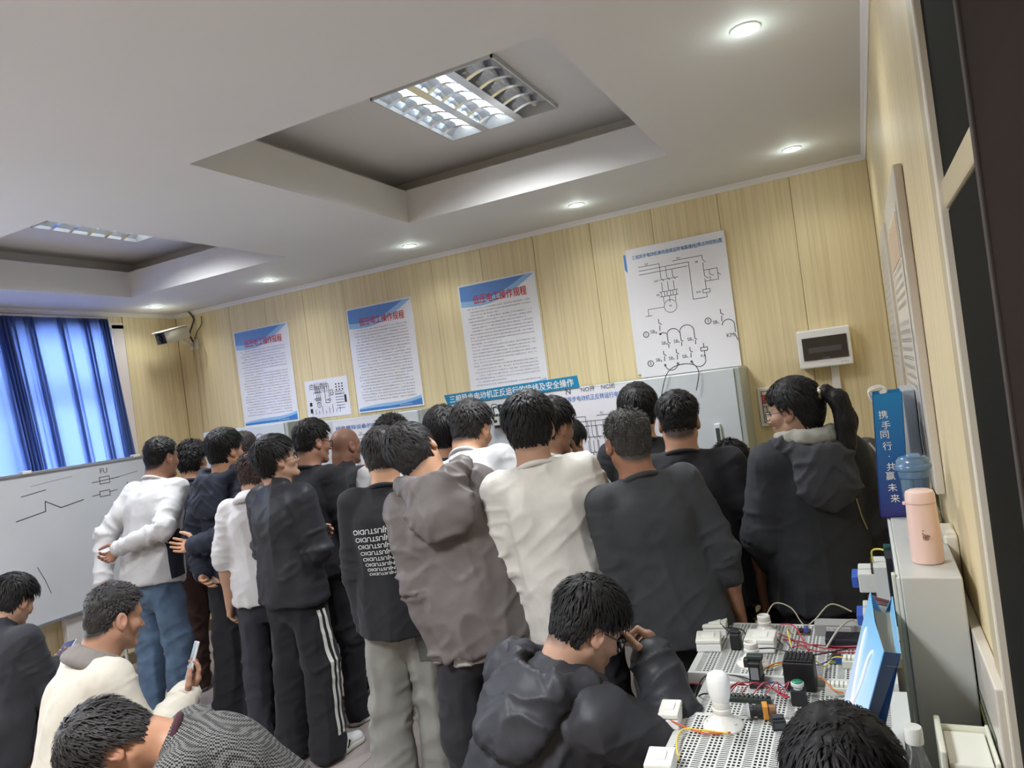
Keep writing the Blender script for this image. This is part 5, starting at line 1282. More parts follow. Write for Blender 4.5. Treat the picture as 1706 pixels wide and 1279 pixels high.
PEOPLE = {}
def person(key, label, uv, depth, phi, **k):
    """uv/depth: where the photo shows the middle of the head; phi: heading in degrees clockwise from looking straight away from the camera"""
    ray = ray_at(*uv); Hw = ray * depth + np.array([0, 0, CAM_H])
    az = math.atan2(ray[0], ray[1]); head_az = az + math.radians(phi)
    seated = k.get('seated')
    lean, tilt, bend, twist = (math.radians(k.get(n, 0)) for n in ('lean', 'tilt', 'bend', 'twist'))
    P0 = np.array([0, 0, k.get('hip', .93)])
    R1 = roty(tilt) @ rotx(-lean); R2 = rotz(-twist) @ roty(tilt) @ rotx(-(lean + bend)); R15 = rotz(-twist / 2) @ roty(tilt) @ rotx(-(lean + bend * .5))
    W = P0 + R1 @ np.array([0, 0, .13]); C = W + R15 @ np.array([0, 0, .19]); N = C + R2 @ np.array([0, -.012, .185])
    hy, hp, hr = (math.radians(k.get(n, 0)) for n in ('hyaw', 'hpitch', 'hroll'))
    nlean = lean + bend
    Rn = rotz(-twist - hy * .4) @ roty(tilt + hr * .5) @ rotx(-(nlean * .6 + hp * .5 + .12)); Rh = rotz(-twist - hy) @ roty(hr) @ rotx(-hp)
    NT = N + Rn @ np.array([0, .004, .074]); Ho = NT + Rh @ np.array([0, .018, .070])
    sc = Hw[2] / Ho[2]
    if sc > 1.09 or sc < .90: print('SCALE', key, round(sc, 3), 'head z', round(Hw[2], 3))
    sc = min(max(sc, .88), 1.12)
    Rw = rotz(-head_az)
    loc = Hw - Rw @ (Ho * sc); loc[2] = 0 if not seated else Hw[2] - Ho[2] * sc
    if abs(loc[2]) > 1e-3: print('LIFT', key, loc)
    loc[2] = 0
    PEOPLE[key] = dict(loc=loc, Rw=Rw, sc=sc)
    root = empty('person', tuple(loc), label, 'person', None, -head_az)
    T = dict(R=Rh, o=Ho)
    seed = zlib.crc32(key.encode()) % 1000
    fat = k.get('fat', 1.0); sh_w = k.get('shoulder', .156)
    def put(name, V, Q, material, parent=root, smooth=True, lab=None):
        me = bpy.data.meshes.new(name); fast_mesh(me, V * sc, Q)
        me.materials.append(material)
        me.polygons.foreach_set('use_smooth', np.ones(len(me.polygons), dtype=bool))
        o = bpy.data.objects.new(name, me); COL.objects.link(o); o.parent = parent
        if lab: o['label'] = lab
        return o
    # joints
    sh = {s: N + R2 @ np.array([s * sh_w, .004, -.050]) for s in (-1, 1)}
    arms = {}
    for s, nm in ((-1, 'larm'), (1, 'rarm')):
        a = k.get(nm) or dict(up=(.14, -.04, -1), fo=(.02, .16, -1))
        u = np.array(a.get('up', (.1, 0, -1)), float) * (s, 1, 1); f = np.array(a.get('fo', (0, .2, -1)), float) * (s, 1, 1)
        if a.get('torso', True): u, f = R2 @ u, R2 @ f
        el = sh[s] + nrm(u) * .285; wr = el + nrm(f) * .255
        if 'ik' in a:      # wrist target and elbow pole, given from the base of the neck in the chest frame
            tg = N + R2 @ (np.array(a['ik'][0], float) * (s, 1, 1)); pole = R2 @ (np.array(a['ik'][1], float) * (s, 1, 1))
            D = tg - sh[s]; dd = min(np.linalg.norm(D), .532); Dn = nrm(D); ca = (dd * dd + .285 ** 2 - .255 ** 2) / (2 * dd * .285)
            pp = nrm(pole - Dn * (pole @ Dn)); el = sh[s] + Dn * .285 * ca + pp * .285 * math.sqrt(max(0, 1 - ca * ca)); wr = sh[s] + Dn * dd
            u, f = el - sh[s], wr - el
        arms[s] = dict(el=el, wr=wr, f=nrm(f), u=nrm(u), a=a)
    legs = {}
    for s, nm in ((-1, 'lleg'), (1, 'rleg')):
        hip = P0 + np.array([s * .082, 0, -.02])
        a = k.get(nm) or {}
        if seated:
            kn = np.array(a.get('knee', (s * .15, .43, .50))); an = np.array(a.get('ankle', (s * .15, .40, .09)))
        else:
            an = np.array(a.get('ankle', (s * .105, -.02 if s < 0 else .03, .085))); kn = np.array(a.get('knee', tuple((hip + an) / 2 + np.array([s * .006, .025, .01]))))
        legs[s] = (hip, kn, an)
    res = k.get('res', 1.0)
    skin = k.get('skin', s2l(196, 150, 120)); hs = k.get('hair', {}); hcol = k.get('hcol', 'black')
    nx, ny = R2 @ np.array([1, 0, 0]), R2 @ np.array([0, 1, 0])

    # ---- body: one skin surface (finer where head and hands are)
    S = Solid()
    head_solid(S, T, k.get('face', True), k.get('jaw', 1.0))
    S.cone(N + R2 @ np.array([0, -.012, -.05]), NT + Rh @ np.array([0, -.022, .0]), .060 * (1 + (fat - 1) * .6), .055 * (1 + (fat - 1) * .6), .03)
    for s in (-1, 1): S.cone(N + R2 @ np.array([s * .03, -.02, -.018]), sh[s] + R2 @ np.array([0, 0, -.004]), .036, .040, .04)
    S.cone(C, N + R2 @ np.array([0, 0, -.11]), .11, .085, .03, ny, 1.4)
    for s in (-1, 1): S.cone(sh[s], arms[s]['el'], .042, .036, .02)
    S.cut(C + R2 @ np.array([0, 0, .05]), R2 @ np.array([0, 0, -1]))
    Rb = .0034 * res
    hv = S.mesh(Rb if k.get('near') else .0045, clip=(np.minimum(N, Ho) - .20, np.maximum(N, Ho) + .20))
    S2 = Solid()
    S2.cone(P0 + (0, 0, -.04), W, .125 * fat, .112 * fat, .05, R1 @ np.array([0, 1, 0]), 1.35).cone(W, C, .112 * fat, .118, .06, R15 @ np.array([0, 1, 0]), 1.35).cone(C, N + R2 @ np.array([0, 0, -.13]), .118, .085, .05, ny, 1.5)
    for s in (-1, 1):
        S2.cone(N + R2 @ np.array([0, 0, -.06]), sh[s], .040, .038, .05); S2.cone(sh[s], arms[s]['el'], .038, .034, .03)
        hip, kn, an = legs[s]
        S2.cone(hip, kn, .080, .052, .04); S2.cone(kn, an, .050, .034, .03); S2.cone(an, an + np.array([0, .13, -.045]), .034, .026, .02)
    bv = S2.mesh(.016)
    parts = [hv, bv]
    for s in (-1, 1):
        A = arms[s]; a = A['a']
        S3 = Solid(); S3.cone(A['el'], A['wr'], .040, .0255, .01)
        S3.cone(A['el'] + A['f'] * .05, A['el'] + A['f'] * .12, .040, .036, .02)
        S3.cone(sh[s] + A['u'] * .15, A['el'], .041, .039, .02)
        hd = a.get('hand', {})
        fd = R2 @ (np.array(hd['dir'], float) * (s, 1, 1)) if 'dir' in hd else A['f']
        pn = R2 @ (np.array(hd.get('palm', (-1, 0, 0)), float) * (s, 1, 1))
        hand_solid(S3, A['wr'], fd, pn, s, hd.get('curl', (.45, .5, .55, .6)), hd.get('spread', .05), hd.get('thumb', .4), hd.get('scale', 1.0))
        parts.append(S3.mesh(.0030 if a.get('show') else .0055))
        A['fd'] = nrm(fd); A['pn'] = nrm(pn)
    V, Q = merge(parts)
    body = put('body', V, Q, M_SKIN)
    cols = np.tile(np.array(skin), (len(V), 1)); cols[:len(hv[0])] = head_colors(hv[0], T, skin, HCOL[hcol], hs.get('fade', .9))
    at = body.data.attributes.new('col', 'FLOAT_COLOR', 'POINT')
    at.data.foreach_set('color', np.concatenate([cols, np.ones((len(V), 1))], 1).astype(f32).ravel())
    HP = lambda x, y, z: Ho + Rh @ np.array([x, y, z])
    if k.get('face', True):
        for s in (-1, 1):
            m = Solid(); m.ell(HP(.031 * s, .0640, .004), (.0115, .0115, .0115)); ev = m.mesh(.0028); e = put('eye', *ev, M_EYE)
            m = Solid(); m.ell(HP(.031 * s + .0015, .0725, .003), (.0045, .0040, .0045), Rh); put('pupil', *m.mesh(.0014), M_PUPIL, e)
            m = Solid(); m.ell(HP(.031 * s, .0655, .0115), (.0135, .0115, .0050), Rh); put('eyelid', *m.mesh(.0022), mat_skin_plain(skin), e)
            m = Solid(); m.cone(HP(.014 * s, .0780, .026), HP(.032 * s, .0755, .0300), .0032, .0034, .004).cone(HP(.032 * s, .0755, .0300), HP(.048 * s, .0640, .0250), .0032, .0016, .004); put('eyebrow', *m.mesh(.0017), HAIRS[hcol])
    # ---- hair
    if hs.get('kind') != 'none':
        V, Q = hair_mesh(hs, seed); V = Ho + (V * hs.get('grow', 1.0)) @ Rh.T
        put('hair', V, Q, HAIRS[hcol])
    if k.get('ponytail'):
        tie = HP(.0, -.118, .055)
        m = MB(); m.tube([tuple((tie + Rh @ (np.array([math.cos(a) * .021, -.0, math.sin(a) * .021]))) * sc) for a in np.linspace(0, 2 * np.pi, 17)[:-1]], .0085 * sc, 8, closed=True)
        put('hair_tie', np.array(m.v) / sc, np.array(m.f), paint(206, 184, 146, .6))
        put('tie_bead', *Solid().ell(tie + Rh @ np.array([-.022, -.004, .010]), (.009, .009, .009)).mesh(.003), paint(236, 230, 214, .3))
        ctl = [HP(0, -.100, .055), HP(.002, -.140, .056), HP(.004, -.178, .020), HP(.004, -.190, -.060), HP(-.004, -.172, -.150), HP(-.012, -.145, -.215)]
        rad = [.017, .028, .040, .045, .042, .012]
        S4 = Solid()
        for i in range(5): S4.cone(ctl[i], ctl[i + 1], rad[i], rad[i + 1], .015, Rh @ np.array([0, 1, 0]), 1.25)
        V1, Q1 = S4.mesh(.005); V1 = V1 + vnormals(V1, Q1) * ((ridge(V1 @ Rh, (120, 120, 9), 3) - .3) * .004)[:, None]
        rn = np.random.RandomState(5); LV = []; LQ = []
        for _ in range(420):
            an = rn.uniform(0, 6.283); w = .002 * rn.uniform(.6, 1.4); pts = []
            for i in range(6):
                rr = rad[i] * (1.0 if i < 5 else 1.8) * rn.uniform(.96, 1.08); pts.append(ctl[i] + Rh @ np.array([math.cos(an) * rr, math.sin(an) * rr * .8 * .6, math.sin(an) * rr * .35]))
            pts = np.array(catmull(pts, 2)); sd = Rh @ np.array([-math.sin(an), math.cos(an), 0]); b = len(LV)
            for i, p in enumerate(pts): LV += [p - sd * w, p + sd * w]
            for i in range(len(pts) - 1): LQ.append((b + 2 * i, b + 2 * i + 1, b + 2 * i + 3, b + 2 * i + 2))
        put('ponytail', *merge([(V1, Q1), (np.array(LV), np.array(LQ))]), HAIRS[hcol])
    if k.get('glasses'):
        gl = MB()
        def rim(s): return [tuple(HP(s * (.033 + .0235 * abs(math.cos(a)) ** .7 * np.sign(math.cos(a))), .096 - .006 * abs(math.cos(a)), -.002 + .0185 * abs(math.sin(a)) ** .8 * np.sign(math.sin(a))) * sc) for a in np.linspace(0, 2 * np.pi, 21)[:-1]]
        for s in (-1, 1):
            gl.tube(rim(s), .0017 * sc, 6, closed=True)
            gl.tube([tuple(HP(*p) * sc) for p in ((s * .057, .090, .006), (s * .072, .078, .008), (s * .080, .03, .010), (s * .082, -.012, .012), (s * .083, -.026, -.006))], .0017 * sc, 6)
        gl.tube([tuple(HP(*p) * sc) for p in ((-.010, .096, .002), (0, .099, .004), (.010, .096, .002))], .0016 * sc, 6)
        g = put('glasses', np.array(gl.v) / sc, None, None) if False else mesh_local('glasses', gl.v, gl.f, M_SPEC, root)
        for s in (-1, 1):
            rr = rim(s); mesh_local('lens', rr, [tuple(range(len(rr)))], M_LENS, g)

    # ---- clothes on the upper body
    t = k['top']; ease = t.get('ease', .014); ft = fat
    hem = t.get('hem', -.10)
    G = Solid()
    down = R1 @ np.array([0, 0, -1]) if not seated else R1 @ np.array([0, -.15, -1])
    e1 = ease * .85
    G.cone(P0 + down * .06, P0 + R1 @ np.array([0, .004, .06]), (.148 + e1) * ft, (.136 + e1) * ft, .05, R1 @ np.array([0, 1, 0]), 1.34)
    if not seated: G.cone(P0 + down * .04, P0 + down * (abs(hem) + .08), (.150 + e1) * ft, (.154 + ease * 1.1) * ft, .05, R1 @ np.array([0, 1, 0]), 1.20)
    G.cone(P0 + R1 @ np.array([0, .004, .05]), W + R15 @ np.array([0, .006, .02]), (.136 + e1) * ft, (.134 + e1) * ft, .06, R1 @ np.array([0, 1, 0]), 1.32)
    G.cone(W, C, (.134 + e1) * ft, (.138 + e1) * (1 + (ft - 1) * .6), .06, R15 @ np.array([0, 1, 0]), 1.30)
    G.cone(C, N + R2 @ np.array([0, .0, -.125]), .138 + e1, .106 + ease * .6, .05, ny, 1.30)
    for s in (-1, 1):
        G.cone(N + R2 @ np.array([s * .030, -.016, -.030]), sh[s] + R2 @ np.array([-s * .012, 0, -.002]), .040 + ease * .6, .044 + ease * .75, .04)
        G.ell(N + R2 @ np.array([s * .068, -.055, -.145]), (.066, .045 + ease * .5, .095), R2, .05)
        G.ell(N + R2 @ np.array([s * .068, .040, -.155]), (.066, .045 + ease * .5, .080), R2, .05)
        A = arms[s]; sl = t.get('sleeve', 1.0)          # 1 = to the wrist, 0.5 = elbow, <.5 short
        se = ease * t.get('sease', 1.0)
        if sl <= .5:
            e = sh[s] + (A['el'] - sh[s]) * (sl * 2)
            G.cone(sh[s], e + A['u'] * .02, .050 + se * .8, .049 + se * 1.1, .025)
        else:
            G.cone(sh[s], A['el'], .049 + se * .8, .040 + se * .8, .025)
            e = A['el'] + (A['wr'] - A['el']) * ((sl - .5) * 2)
            G.cone(A['el'], e + A['f'] * .01, .040 + se * .8, (.029 if sl > .9 else .036) + se * .7, .02)
    if t.get('collar') == 'stand':
        G.cone(N + R2 @ np.array([0, -.012, -.03]), N + Rn @ np.array([0, -.004, .045]), .075, .068, .02)
    G.cone(N + R2 @ np.array([0, -.012, -.07]), N + R2 @ np.array([0, -.014, -.024]), .085, .064 * (1 + (fat - 1) * .5), .03)
    # openings
    if not seated: G.cut(P0 + down * abs(hem), down + R1 @ np.array([0, k.get('hemtilt', 0), 0]))
    vsz = (.0075 if k.get('near') else .0095) * res
    V, Q = G.mesh(vsz)
    # cuffs end cleanly
    NN = vnormals(V, Q)
    amp = t.get('fold', .010)
    zloc = V[:, 2] - (P0[2] - .1); lowb = np.clip(1 - zloc / .45, 0, 1)
    ffx = np.stack([V @ nx, V @ ny, V[:, 2]], 1)
    drape = ridge(ffx, (12, 12, 2.6), seed) * (.45 + .75 * lowb)
    diag = ridge(np.stack([ffx[:, 0] + .7 * ffx[:, 2], ffx[:, 1], ffx[:, 2] - .7 * ffx[:, 0]], 1), (6, 9, 16), seed + 9) * .7
    near_el = np.zeros(len(V)); armw = np.zeros(len(V)); ringn = np.zeros(len(V))
    for s in (-1, 1):
        A = arms[s]; de = np.linalg.norm(V - A['el'], axis=1); near_el = np.maximum(near_el, np.exp(-(de / .10) ** 2))
        pa = sh[s] + A['u'] * .07
        for (o_, d_, ln) in ((sh[s], A['u'], .285), (A['el'], A['f'], .255)):
            tt = (V - o_) @ d_; rr = np.linalg.norm(V - o_ - np.outer(tt, d_), axis=1)
            w_ = np.clip(1 - rr / .11, 0, 1) * ((tt > .02) & (tt < ln + .02)); ringn = np.where(w_ > armw, ridge(np.stack([tt, ffx[:, 0], ffx[:, 1]], 1), (24, 7, 7), seed + 4 * s), ringn); armw = np.maximum(armw, w_)
    armw = np.clip(armw * 2.2, 0, 1)
    disp = 1.25 * amp * ((drape - .30) * (1 - armw) + (diag - .25) * (1 - .6 * armw) * .45 + (ringn - .35) * armw * (.7 + .8 * near_el))
    fine = (vnoise(V, (60, 60, 60), seed) - .5) * .0015
    V = V + NN * (disp + fine)[:, None]
    tm = t['mat']; top = put(t.get('name', 'shirt'), V, Q, tm, lab=t.get('label'))
    tops = (V, Q)
    # collar, cuffs, hem bands
    def ring_on(name, c, ax1, ax2, r1, r2, tube, material, parent):
        m = MB(); m.tube([tuple((c + ax1 * math.cos(a) * r1 + ax2 * math.sin(a) * r2) * sc) for a in np.linspace(0, 2 * np.pi, 29)[:-1]], tube * sc, 8, closed=True)
        return mesh_local(name, m.v, m.f, material, parent, smooth=True)
    cm = t.get('cmat', tm)
    if t.get('collar', 'crew') == 'crew':
        ax2 = nrm(R2 @ np.array([0, .92, -.30])); c0 = N + R2 @ np.array([0, -.013, .002])
        ring_on('collar', c0, nx, ax2, .066 * (1 + (fat - 1) * .5), .066, .0105, cm, root)
    elif t['collar'] == 'fold':
        ax2 = nrm(R2 @ np.array([0, .94, -.22])); c0 = N + R2 @ np.array([0, -.006, .020])
        S5 = Solid()
        for a in np.linspace(-2.5, 2.5, 19):
            a2 = a + 2.5 * 2 / 18
            if a2 > 2.55: break
            pq = [c0 + nx * math.sin(b) * .074 - ax2 * math.cos(b) * .074 for b in (a, a2)]
            S5.cone(pq[0], pq[1], .013, .013, .008); S5.cone(pq[0] + R2 @ np.array([0, 0, -.020]) + (pq[0] - c0) * .16, pq[1] + R2 @ np.array([0, 0, -.020]) + (pq[1] - c0) * .16, .014, .014, .020); S5.cone(pq[0] + R2 @ np.array([0, 0, -.042]) + (pq[0] - c0) * .38, pq[1] + R2 @ np.array([0, 0, -.042]) + (pq[1] - c0) * .38, .014, .014, .020)
        put('collar', *S5.mesh(.005), cm)
    if sl > .9 and t.get('cuff', True):
        for s in (-1, 1):
            A = arms[s]; e = A['el'] + (A['wr'] - A['el']) * ((sl - .5) * 2); ax1 = nrm(np.cross(A['f'], (0.3, .5, .8))); ax2 = np.cross(A['f'], ax1)
            rr = .030 + ease * .55
            ring_on('cuff', e + A['f'] * .012, ax1, ax2, rr - .004, rr - .004, .0085, tm, root)
    if t.get('hood'):
        S6 = Solid(); hp_ = [(-.060, .075, .005), (-.098, .030, .012), (-.105, -.035, .010), (-.070, -.088, -.010), (0, -.108, -.022), (.070, -.088, -.010), (.105, -.035, .010), (.098, .030, .012), (.060, .075, .005)]
        hr_ = [.024, .032, .040, .044, .046, .044, .040, .032, .024]
        pts = [N + R2 @ np.array(p) for p in hp_]
        for i in range(8): S6.cone(pts[i], pts[i + 1], hr_[i], hr_[i + 1], .03)
        S6.ell(N + R2 @ np.array([0, -.135, -.115]), (.125, .050, .115), R2 @ rotx(-.15), .05)
        S6.ell(N + R2 @ np.array([0, -.055, .055]), (.080, .075, .060), R2 @ rotx(.3), .03, sub=True)
        V, Q = S6.mesh(.0075); NN = vnormals(V, Q); L = (V - N) @ R2
        V = V + NN * ((ridge(L, (9, 14, 16), seed + 3) - .35) * .016 + (ridge(np.stack([L[:, 0] * .6, L[:, 1], L[:, 2] + np.abs(L[:, 0])], 1), (8, 10, 26), seed) - .3) * .009)[:, None]
        put('hood', V, Q, t.get('hoodmat', tm))
    if t.get('under'):      # a lighter hem showing below
        U = Solid(); U.cone(P0 + down * .02, P0 + down * (abs(hem) + .09), (.146 + e1) * ft, (.149 + e1) * ft, .03, R1 @ np.array([0, 1, 0]), 1.36)
        U.cut(P0 + down * (abs(hem) + t['under'][1]), down + R1 @ np.array([0, k.get('hemtilt', 0) * 1.6, 0])); U.cut(P0 + down * (abs(hem) - .02), -down)
        put('undershirt_hem', *U.mesh(.009), t['under'][0])
    # ---- trousers
    b = k['bottom']; be = b.get('ease', .018); L = Solid()
    L.cone(P0 + np.array([0, -.005, -.075]), P0 + np.array([0, 0, .045]), (.140) * ft + .004, .128 * ft + .004, .05, np.array([0, 1, 0]), 1.32)
    for s in (-1, 1):
        hip, kn, an = legs[s]
        L.ell(hip + np.array([0, -.035, -.04]), (.075, .062, .08), None, .05)
        L.cone(hip, kn, .078 + be * .35, .056 + be, .03); e = an + (kn - an) * b.get('cut', .0)
        wd = b.get('wide', 0)
        e = e + np.array([0, -.022, 0]); L.cone(kn, e, .056 + be, .038 + be * .8 + wd, .03); L.cone(e, e + nrm(e - kn) * .05, .039 + be * .8 + wd, .040 + be * .8 + wd * 1.1, .02)
    L.cut((0, 0, .030), (0, 0, -1))
    V, Q = L.mesh(.0105 * res)
    NN = vnormals(V, Q); am = b.get('fold', .014)
    kz = np.zeros(len(V)); az_ = np.zeros(len(V))
    for s in (-1, 1):
        hip, kn, an = legs[s]; kz = np.maximum(kz, np.exp(-(np.linalg.norm(V - kn, axis=1) / .13) ** 2)); az_ = np.maximum(az_, np.exp(-(np.linalg.norm(V - an, axis=1) / .14) ** 2))
    disp = am * ((ridge(V, (12, 12, 3.2), seed + 21) - .35) + (ridge(np.stack([V[:, 0] + .5 * V[:, 2], V[:, 1], V[:, 2] - .5 * V[:, 0]], 1), (7, 7, 18), seed + 2) - .3) * (.4 + .8 * kz + .9 * az_))
    disp *= np.clip((P0[2] - .02 - V[:, 2]) / .16, .15, 1); V = V + NN * disp[:, None]; V[:, 2] = np.maximum(V[:, 2], .016)
    tr = put('trousers', V, Q, b['mat'], lab=b.get('label'))
    # ---- shoes
    if k.get('shoes', True):
        shm = k.get('shoemat', paint(30, 30, 32, .6)); som = k.get('solemat', paint(210, 208, 204, .6))
        for s in (-1, 1):
            an = legs[s][2]; toe = math.radians(8 * s + k.get('toe', 0)); fw = np.array([math.sin(toe), math.cos(toe), 0]); sd = np.array([fw[1], -fw[0], 0]); a0 = np.array([an[0], an[1], 0])
            U = Solid(); U.cone(a0 - fw * .030 + (0, 0, .056), a0 + fw * .05 + (0, 0, .050), .040, .042, .03); U.cone(a0 + fw * .05 + (0, 0, .048), a0 + fw * .165 + (0, 0, .036), .042, .033, .03); U.cone(a0 + (0, 0, .10), a0 + fw * .01 + (0, 0, .05), .040, .042, .03); U.cut((0, 0, .018), (0, 0, -1))
            sh_o = put('shoe', *U.mesh(.006), shm)
            Us = Solid(); Us.cone(a0 - fw * .034 + (0, 0, .016), a0 + fw * .06 + (0, 0, .016), .040, .045, .02); Us.cone(a0 + fw * .06 + (0, 0, .016), a0 + fw * .172 + (0, 0, .016), .045, .035, .02); Us.cut((0, 0, .032), (0, 0, 1)); Us.cut((0, 0, .001), (0, 0, -1))
            put('sole', *Us.mesh(.006), som, sh_o)
            if k.get('shoestripe'):
                m = MB()
                for q in range(3):
                    for side_ in (-1, 1):
                        c = (a0 + fw * (.02 + .028 * q) + sd * side_ * .0425 + np.array([0, 0, .045])) * sc
                        Mx = Matrix.Translation(tuple(c)) @ Matrix(np.column_stack([fw, sd, (0, 0, 1)]).tolist()).to_4x4() @ Matrix.Rotation(.5, 4, 'Y')
                        m.box(-.005, .005, -.0035, .0035, -.021, .021, Mx)
                mesh_local('shoe_stripe', m.v, m.f, k['shoestripe'], sh_o)
    info = PEOPLE[key]; info.update(root=root, sh=sh, arms=arms, N=N, R2=R2, P0=P0, C=C, W=W, Ho=Ho, Rh=Rh, top=tops, top_obj=top, trousers=(V, Q), put=put, legs=legs, sc=sc, nx=nx, ny=ny, R1=R1, down=down)
    return info

def mesh_local(name, v, f, material, parent, smooth=False, label=None):
    me = bpy.data.meshes.new(name); me.from_pydata([tuple(x) for x in v], [], [tuple(x) for x in f]); me.materials.append(material)
    if smooth: me.polygons.foreach_set('use_smooth', np.ones(len(me.polygons), dtype=bool))
    o = bpy.data.objects.new(name, me); COL.objects.link(o); o.parent = parent
    if label: o['label'] = label
    return o
_sp = {}
def mat_skin_plain(c):
    k = tuple(round(x, 3) for x in c)
    if k not in _sp: _sp[k] = mat('eyelid_skin', c, .5)
    return _sp[k]

def to_world(info, p):
    return tuple(info['loc'] + info['Rw'] @ (np.asarray(p) * info['sc']))

def decal(info, name, grid, dirn, material, VQ, lift=.004, parent=None, within=None):
    """press a flat patch (rows x cols of points in body space) along dirn on to a garment surface"""
    V, Q = VQ; bv = BVHTree.FromPolygons([tuple(x) for x in V], [tuple(x) for x in Q])
    d = Vector(nrm(dirn)); out = []; ok = []
    for row in grid:
        for p in row:
            o = Vector(p) - d * .5; h = None
            for _ in range(5):                     # pass an arm that hangs in front of the torso
                q = bv.ray_cast(o, d)
                if q[0] is None: break
                if within is None or abs(q[0].x) < within: h = q[0]; break
                o = q[0] + d * .002
            ok.append(h is not None); out.append((h if h is not None else Vector(p)) - d * lift)
    r, c = len(grid), len(grid[0]); f = [(i * c + j, i * c + j + 1, (i + 1) * c + j + 1, (i + 1) * c + j) for i in range(r - 1) for j in range(c - 1)]
    f = [q for q in f if all(ok[a] for a in q)]
    return mesh_local(name, [tuple(p * info['sc']) for p in out], f, material, parent or info['top_obj'])

# ================================================================== the people in the room
SK = s2l(160, 118, 97); SKD = s2l(142, 102, 82); SKL = s2l(176, 138, 116)
FADE = dict(top=.015, side=.004, ltop=.020, lside=.007, locks=900, lw=.0035, fade=1.0, lift=.5)
NORM = dict(top=.024, side=.012, ltop=.055, lside=.034, locks=1100, lw=.0046, fade=.7, wave=.22, lift=.08)
BOWL = dict(top=.032, side=.016, ltop=.058, lside=.024, locks=1200, lw=.0050, fade=.7, fringe=.016, wave=.12, lift=.05)
CURL = dict(top=.034, side=.020, ltop=.040, lside=.032, locks=1100, lw=.0050, fade=.7, wave=1.1, lift=.6)
BUZZ = dict(top=.010, side=.006, ltop=.012, lside=.009, locks=1300, lw=.0026, fade=1.0, lift=1.0, wave=.5)
MID = dict(top=.024, side=.009, ltop=.045, lside=.018, locks=900, lw=.0045, fade=.9)
HANG = dict(up=(.14, -.04, -1), fo=(.02, .16, -1))
BACK_R = dict(up=(.16, -.42, -.88), fo=(-.90, -.22, -.34)); BACK_L = dict(up=(.34, -.30, -.90), fo=(-.22, -.10, -.95))
FOLDED = dict(up=(.18, .10, -1), fo=(-.80, .55, .16))
BK = cloth(42, 42, 46); BKN = cloth(46, 46, 51, 'nylon'); NAVY = cloth(48, 52, 65); JEANS = cloth(92, 112, 138, 'denim'); WH = cloth(198, 197, 199)
DARKT = cloth(38, 38, 43)

white1 = person('p01', 'man in white shirt with navy side panels and blue jeans, hands behind his back', (270, 764), 4.50, 52, twist=-8, lean=8, bend=10, hyaw=8, hpitch=8, hair=FADE, skin=SK, fat=1.06,
    larm=dict(BACK_L, show=True, hand=dict(dir=(-.05, -.1, -1), palm=(.3, -1, 0), curl=(.6, .6, .7, .75), thumb=.3)), rarm=dict(BACK_R, show=True, hand=dict(dir=(-.8, .1, -.6), palm=(0, -1, .2), curl=(.9, .9, 1, 1))),
    top=dict(mat=WH, name='long_sleeved_shirt', ease=.022, hem=-.07, fold=.011, sease=1.1), bottom=dict(mat=JEANS, name='jeans', ease=.022, wide=.012), shoemat=paint(200, 198, 194, .6))
p02 = person('p02', 'curly haired person in dark tee and brown trousers, left of the navy hoodie', (322, 768), 5.0, 22, hair=CURL, hyaw=10, hpitch=6, top=dict(mat=cloth(52, 52, 64), name='tshirt', sleeve=.35, ease=.02), bottom=dict(mat=cloth(66, 48, 44), ease=.03), shoemat=paint(214, 210, 204, .6))
p03 = person('p03', 'young man in navy hoodie and wide black trousers, open palm held behind his back', (377, 752), 4.3, 44, hyaw=14, lean=2, hair=NORM, hcol='black', larm=dict(up=(.2, -.25, -.95), fo=(-.5, -.35, -.6)),
    rarm=dict(up=(.12, -.50, -.86), fo=(-.95, -.28, -.22), show=True, hand=dict(dir=(-1, -.10, -.02), palm=(0, -.9, .45), curl=(.35, .4, .45, .5), thumb=.1, spread=.10)),
    top=dict(mat=NAVY, name='hoodie', ease=.032, hood=True, hem=-.05, fold=.013, under=(WH, .035)), bottom=dict(mat=DARKT, ease=.045, wide=.045), shoemat=paint(26, 26, 28, .6), solemat=paint(34, 34, 36, .6), shoestripe=paint(150, 146, 138, .6))
p04 = person('p04', 'balding grey-haired man whose crown shows behind the navy hoodie', (409, 748), 5.05, 30, hair=dict(BUZZ, fade=.5, locks=500), hcol='grey', skin=SKD, top=dict(mat=cloth(52, 50, 52), name='jacket', ease=.02), bottom=dict(mat=DARKT), shoes=True)
p05 = person('p05', 'reddish-haired youth in white polo shirt, dark joggers and pale blue sneakers', (427, 792), 4.1, 18, hyaw=22, hpitch=18, bend=8, hroll=-6, hair=dict(CURL, top=.028, side=.016), hcol='brown', skin=SKL, larm=HANG, rarm=dict(up=(.10, .12, -1), fo=(-.25, .42, -.85)),
    top=dict(mat=cloth(202, 199, 201), name='polo_shirt', sleeve=.46, ease=.022, collar='fold', hem=-.10, fold=.010), bottom=dict(mat=cloth(58, 58, 66), ease=.020, fold=.014), shoemat=paint(202, 216, 224, .6), solemat=paint(198, 206, 208, .6))
p06 = person('p06', 'youth in glasses and black jacket whose track pants carry two white stripes', (462, 768), 3.74, 50, hyaw=24, hpitch=-11, hair=BOWL, glasses=True, skin=SKL, larm=FOLDED, rarm=dict(FOLDED, hand=dict(curl=(.9, .9, .9, .9))),
    top=dict(mat=BKN, name='jacket', ease=.036, collar='stand', hem=-.09, fold=.013), bottom=dict(mat=cloth(38, 38, 42), ease=.038, wide=.022, fold=.012), shoemat=paint(220, 220, 220, .55), solemat=paint(206, 204, 196, .6), shoestripe=paint(40, 40, 44, .6))
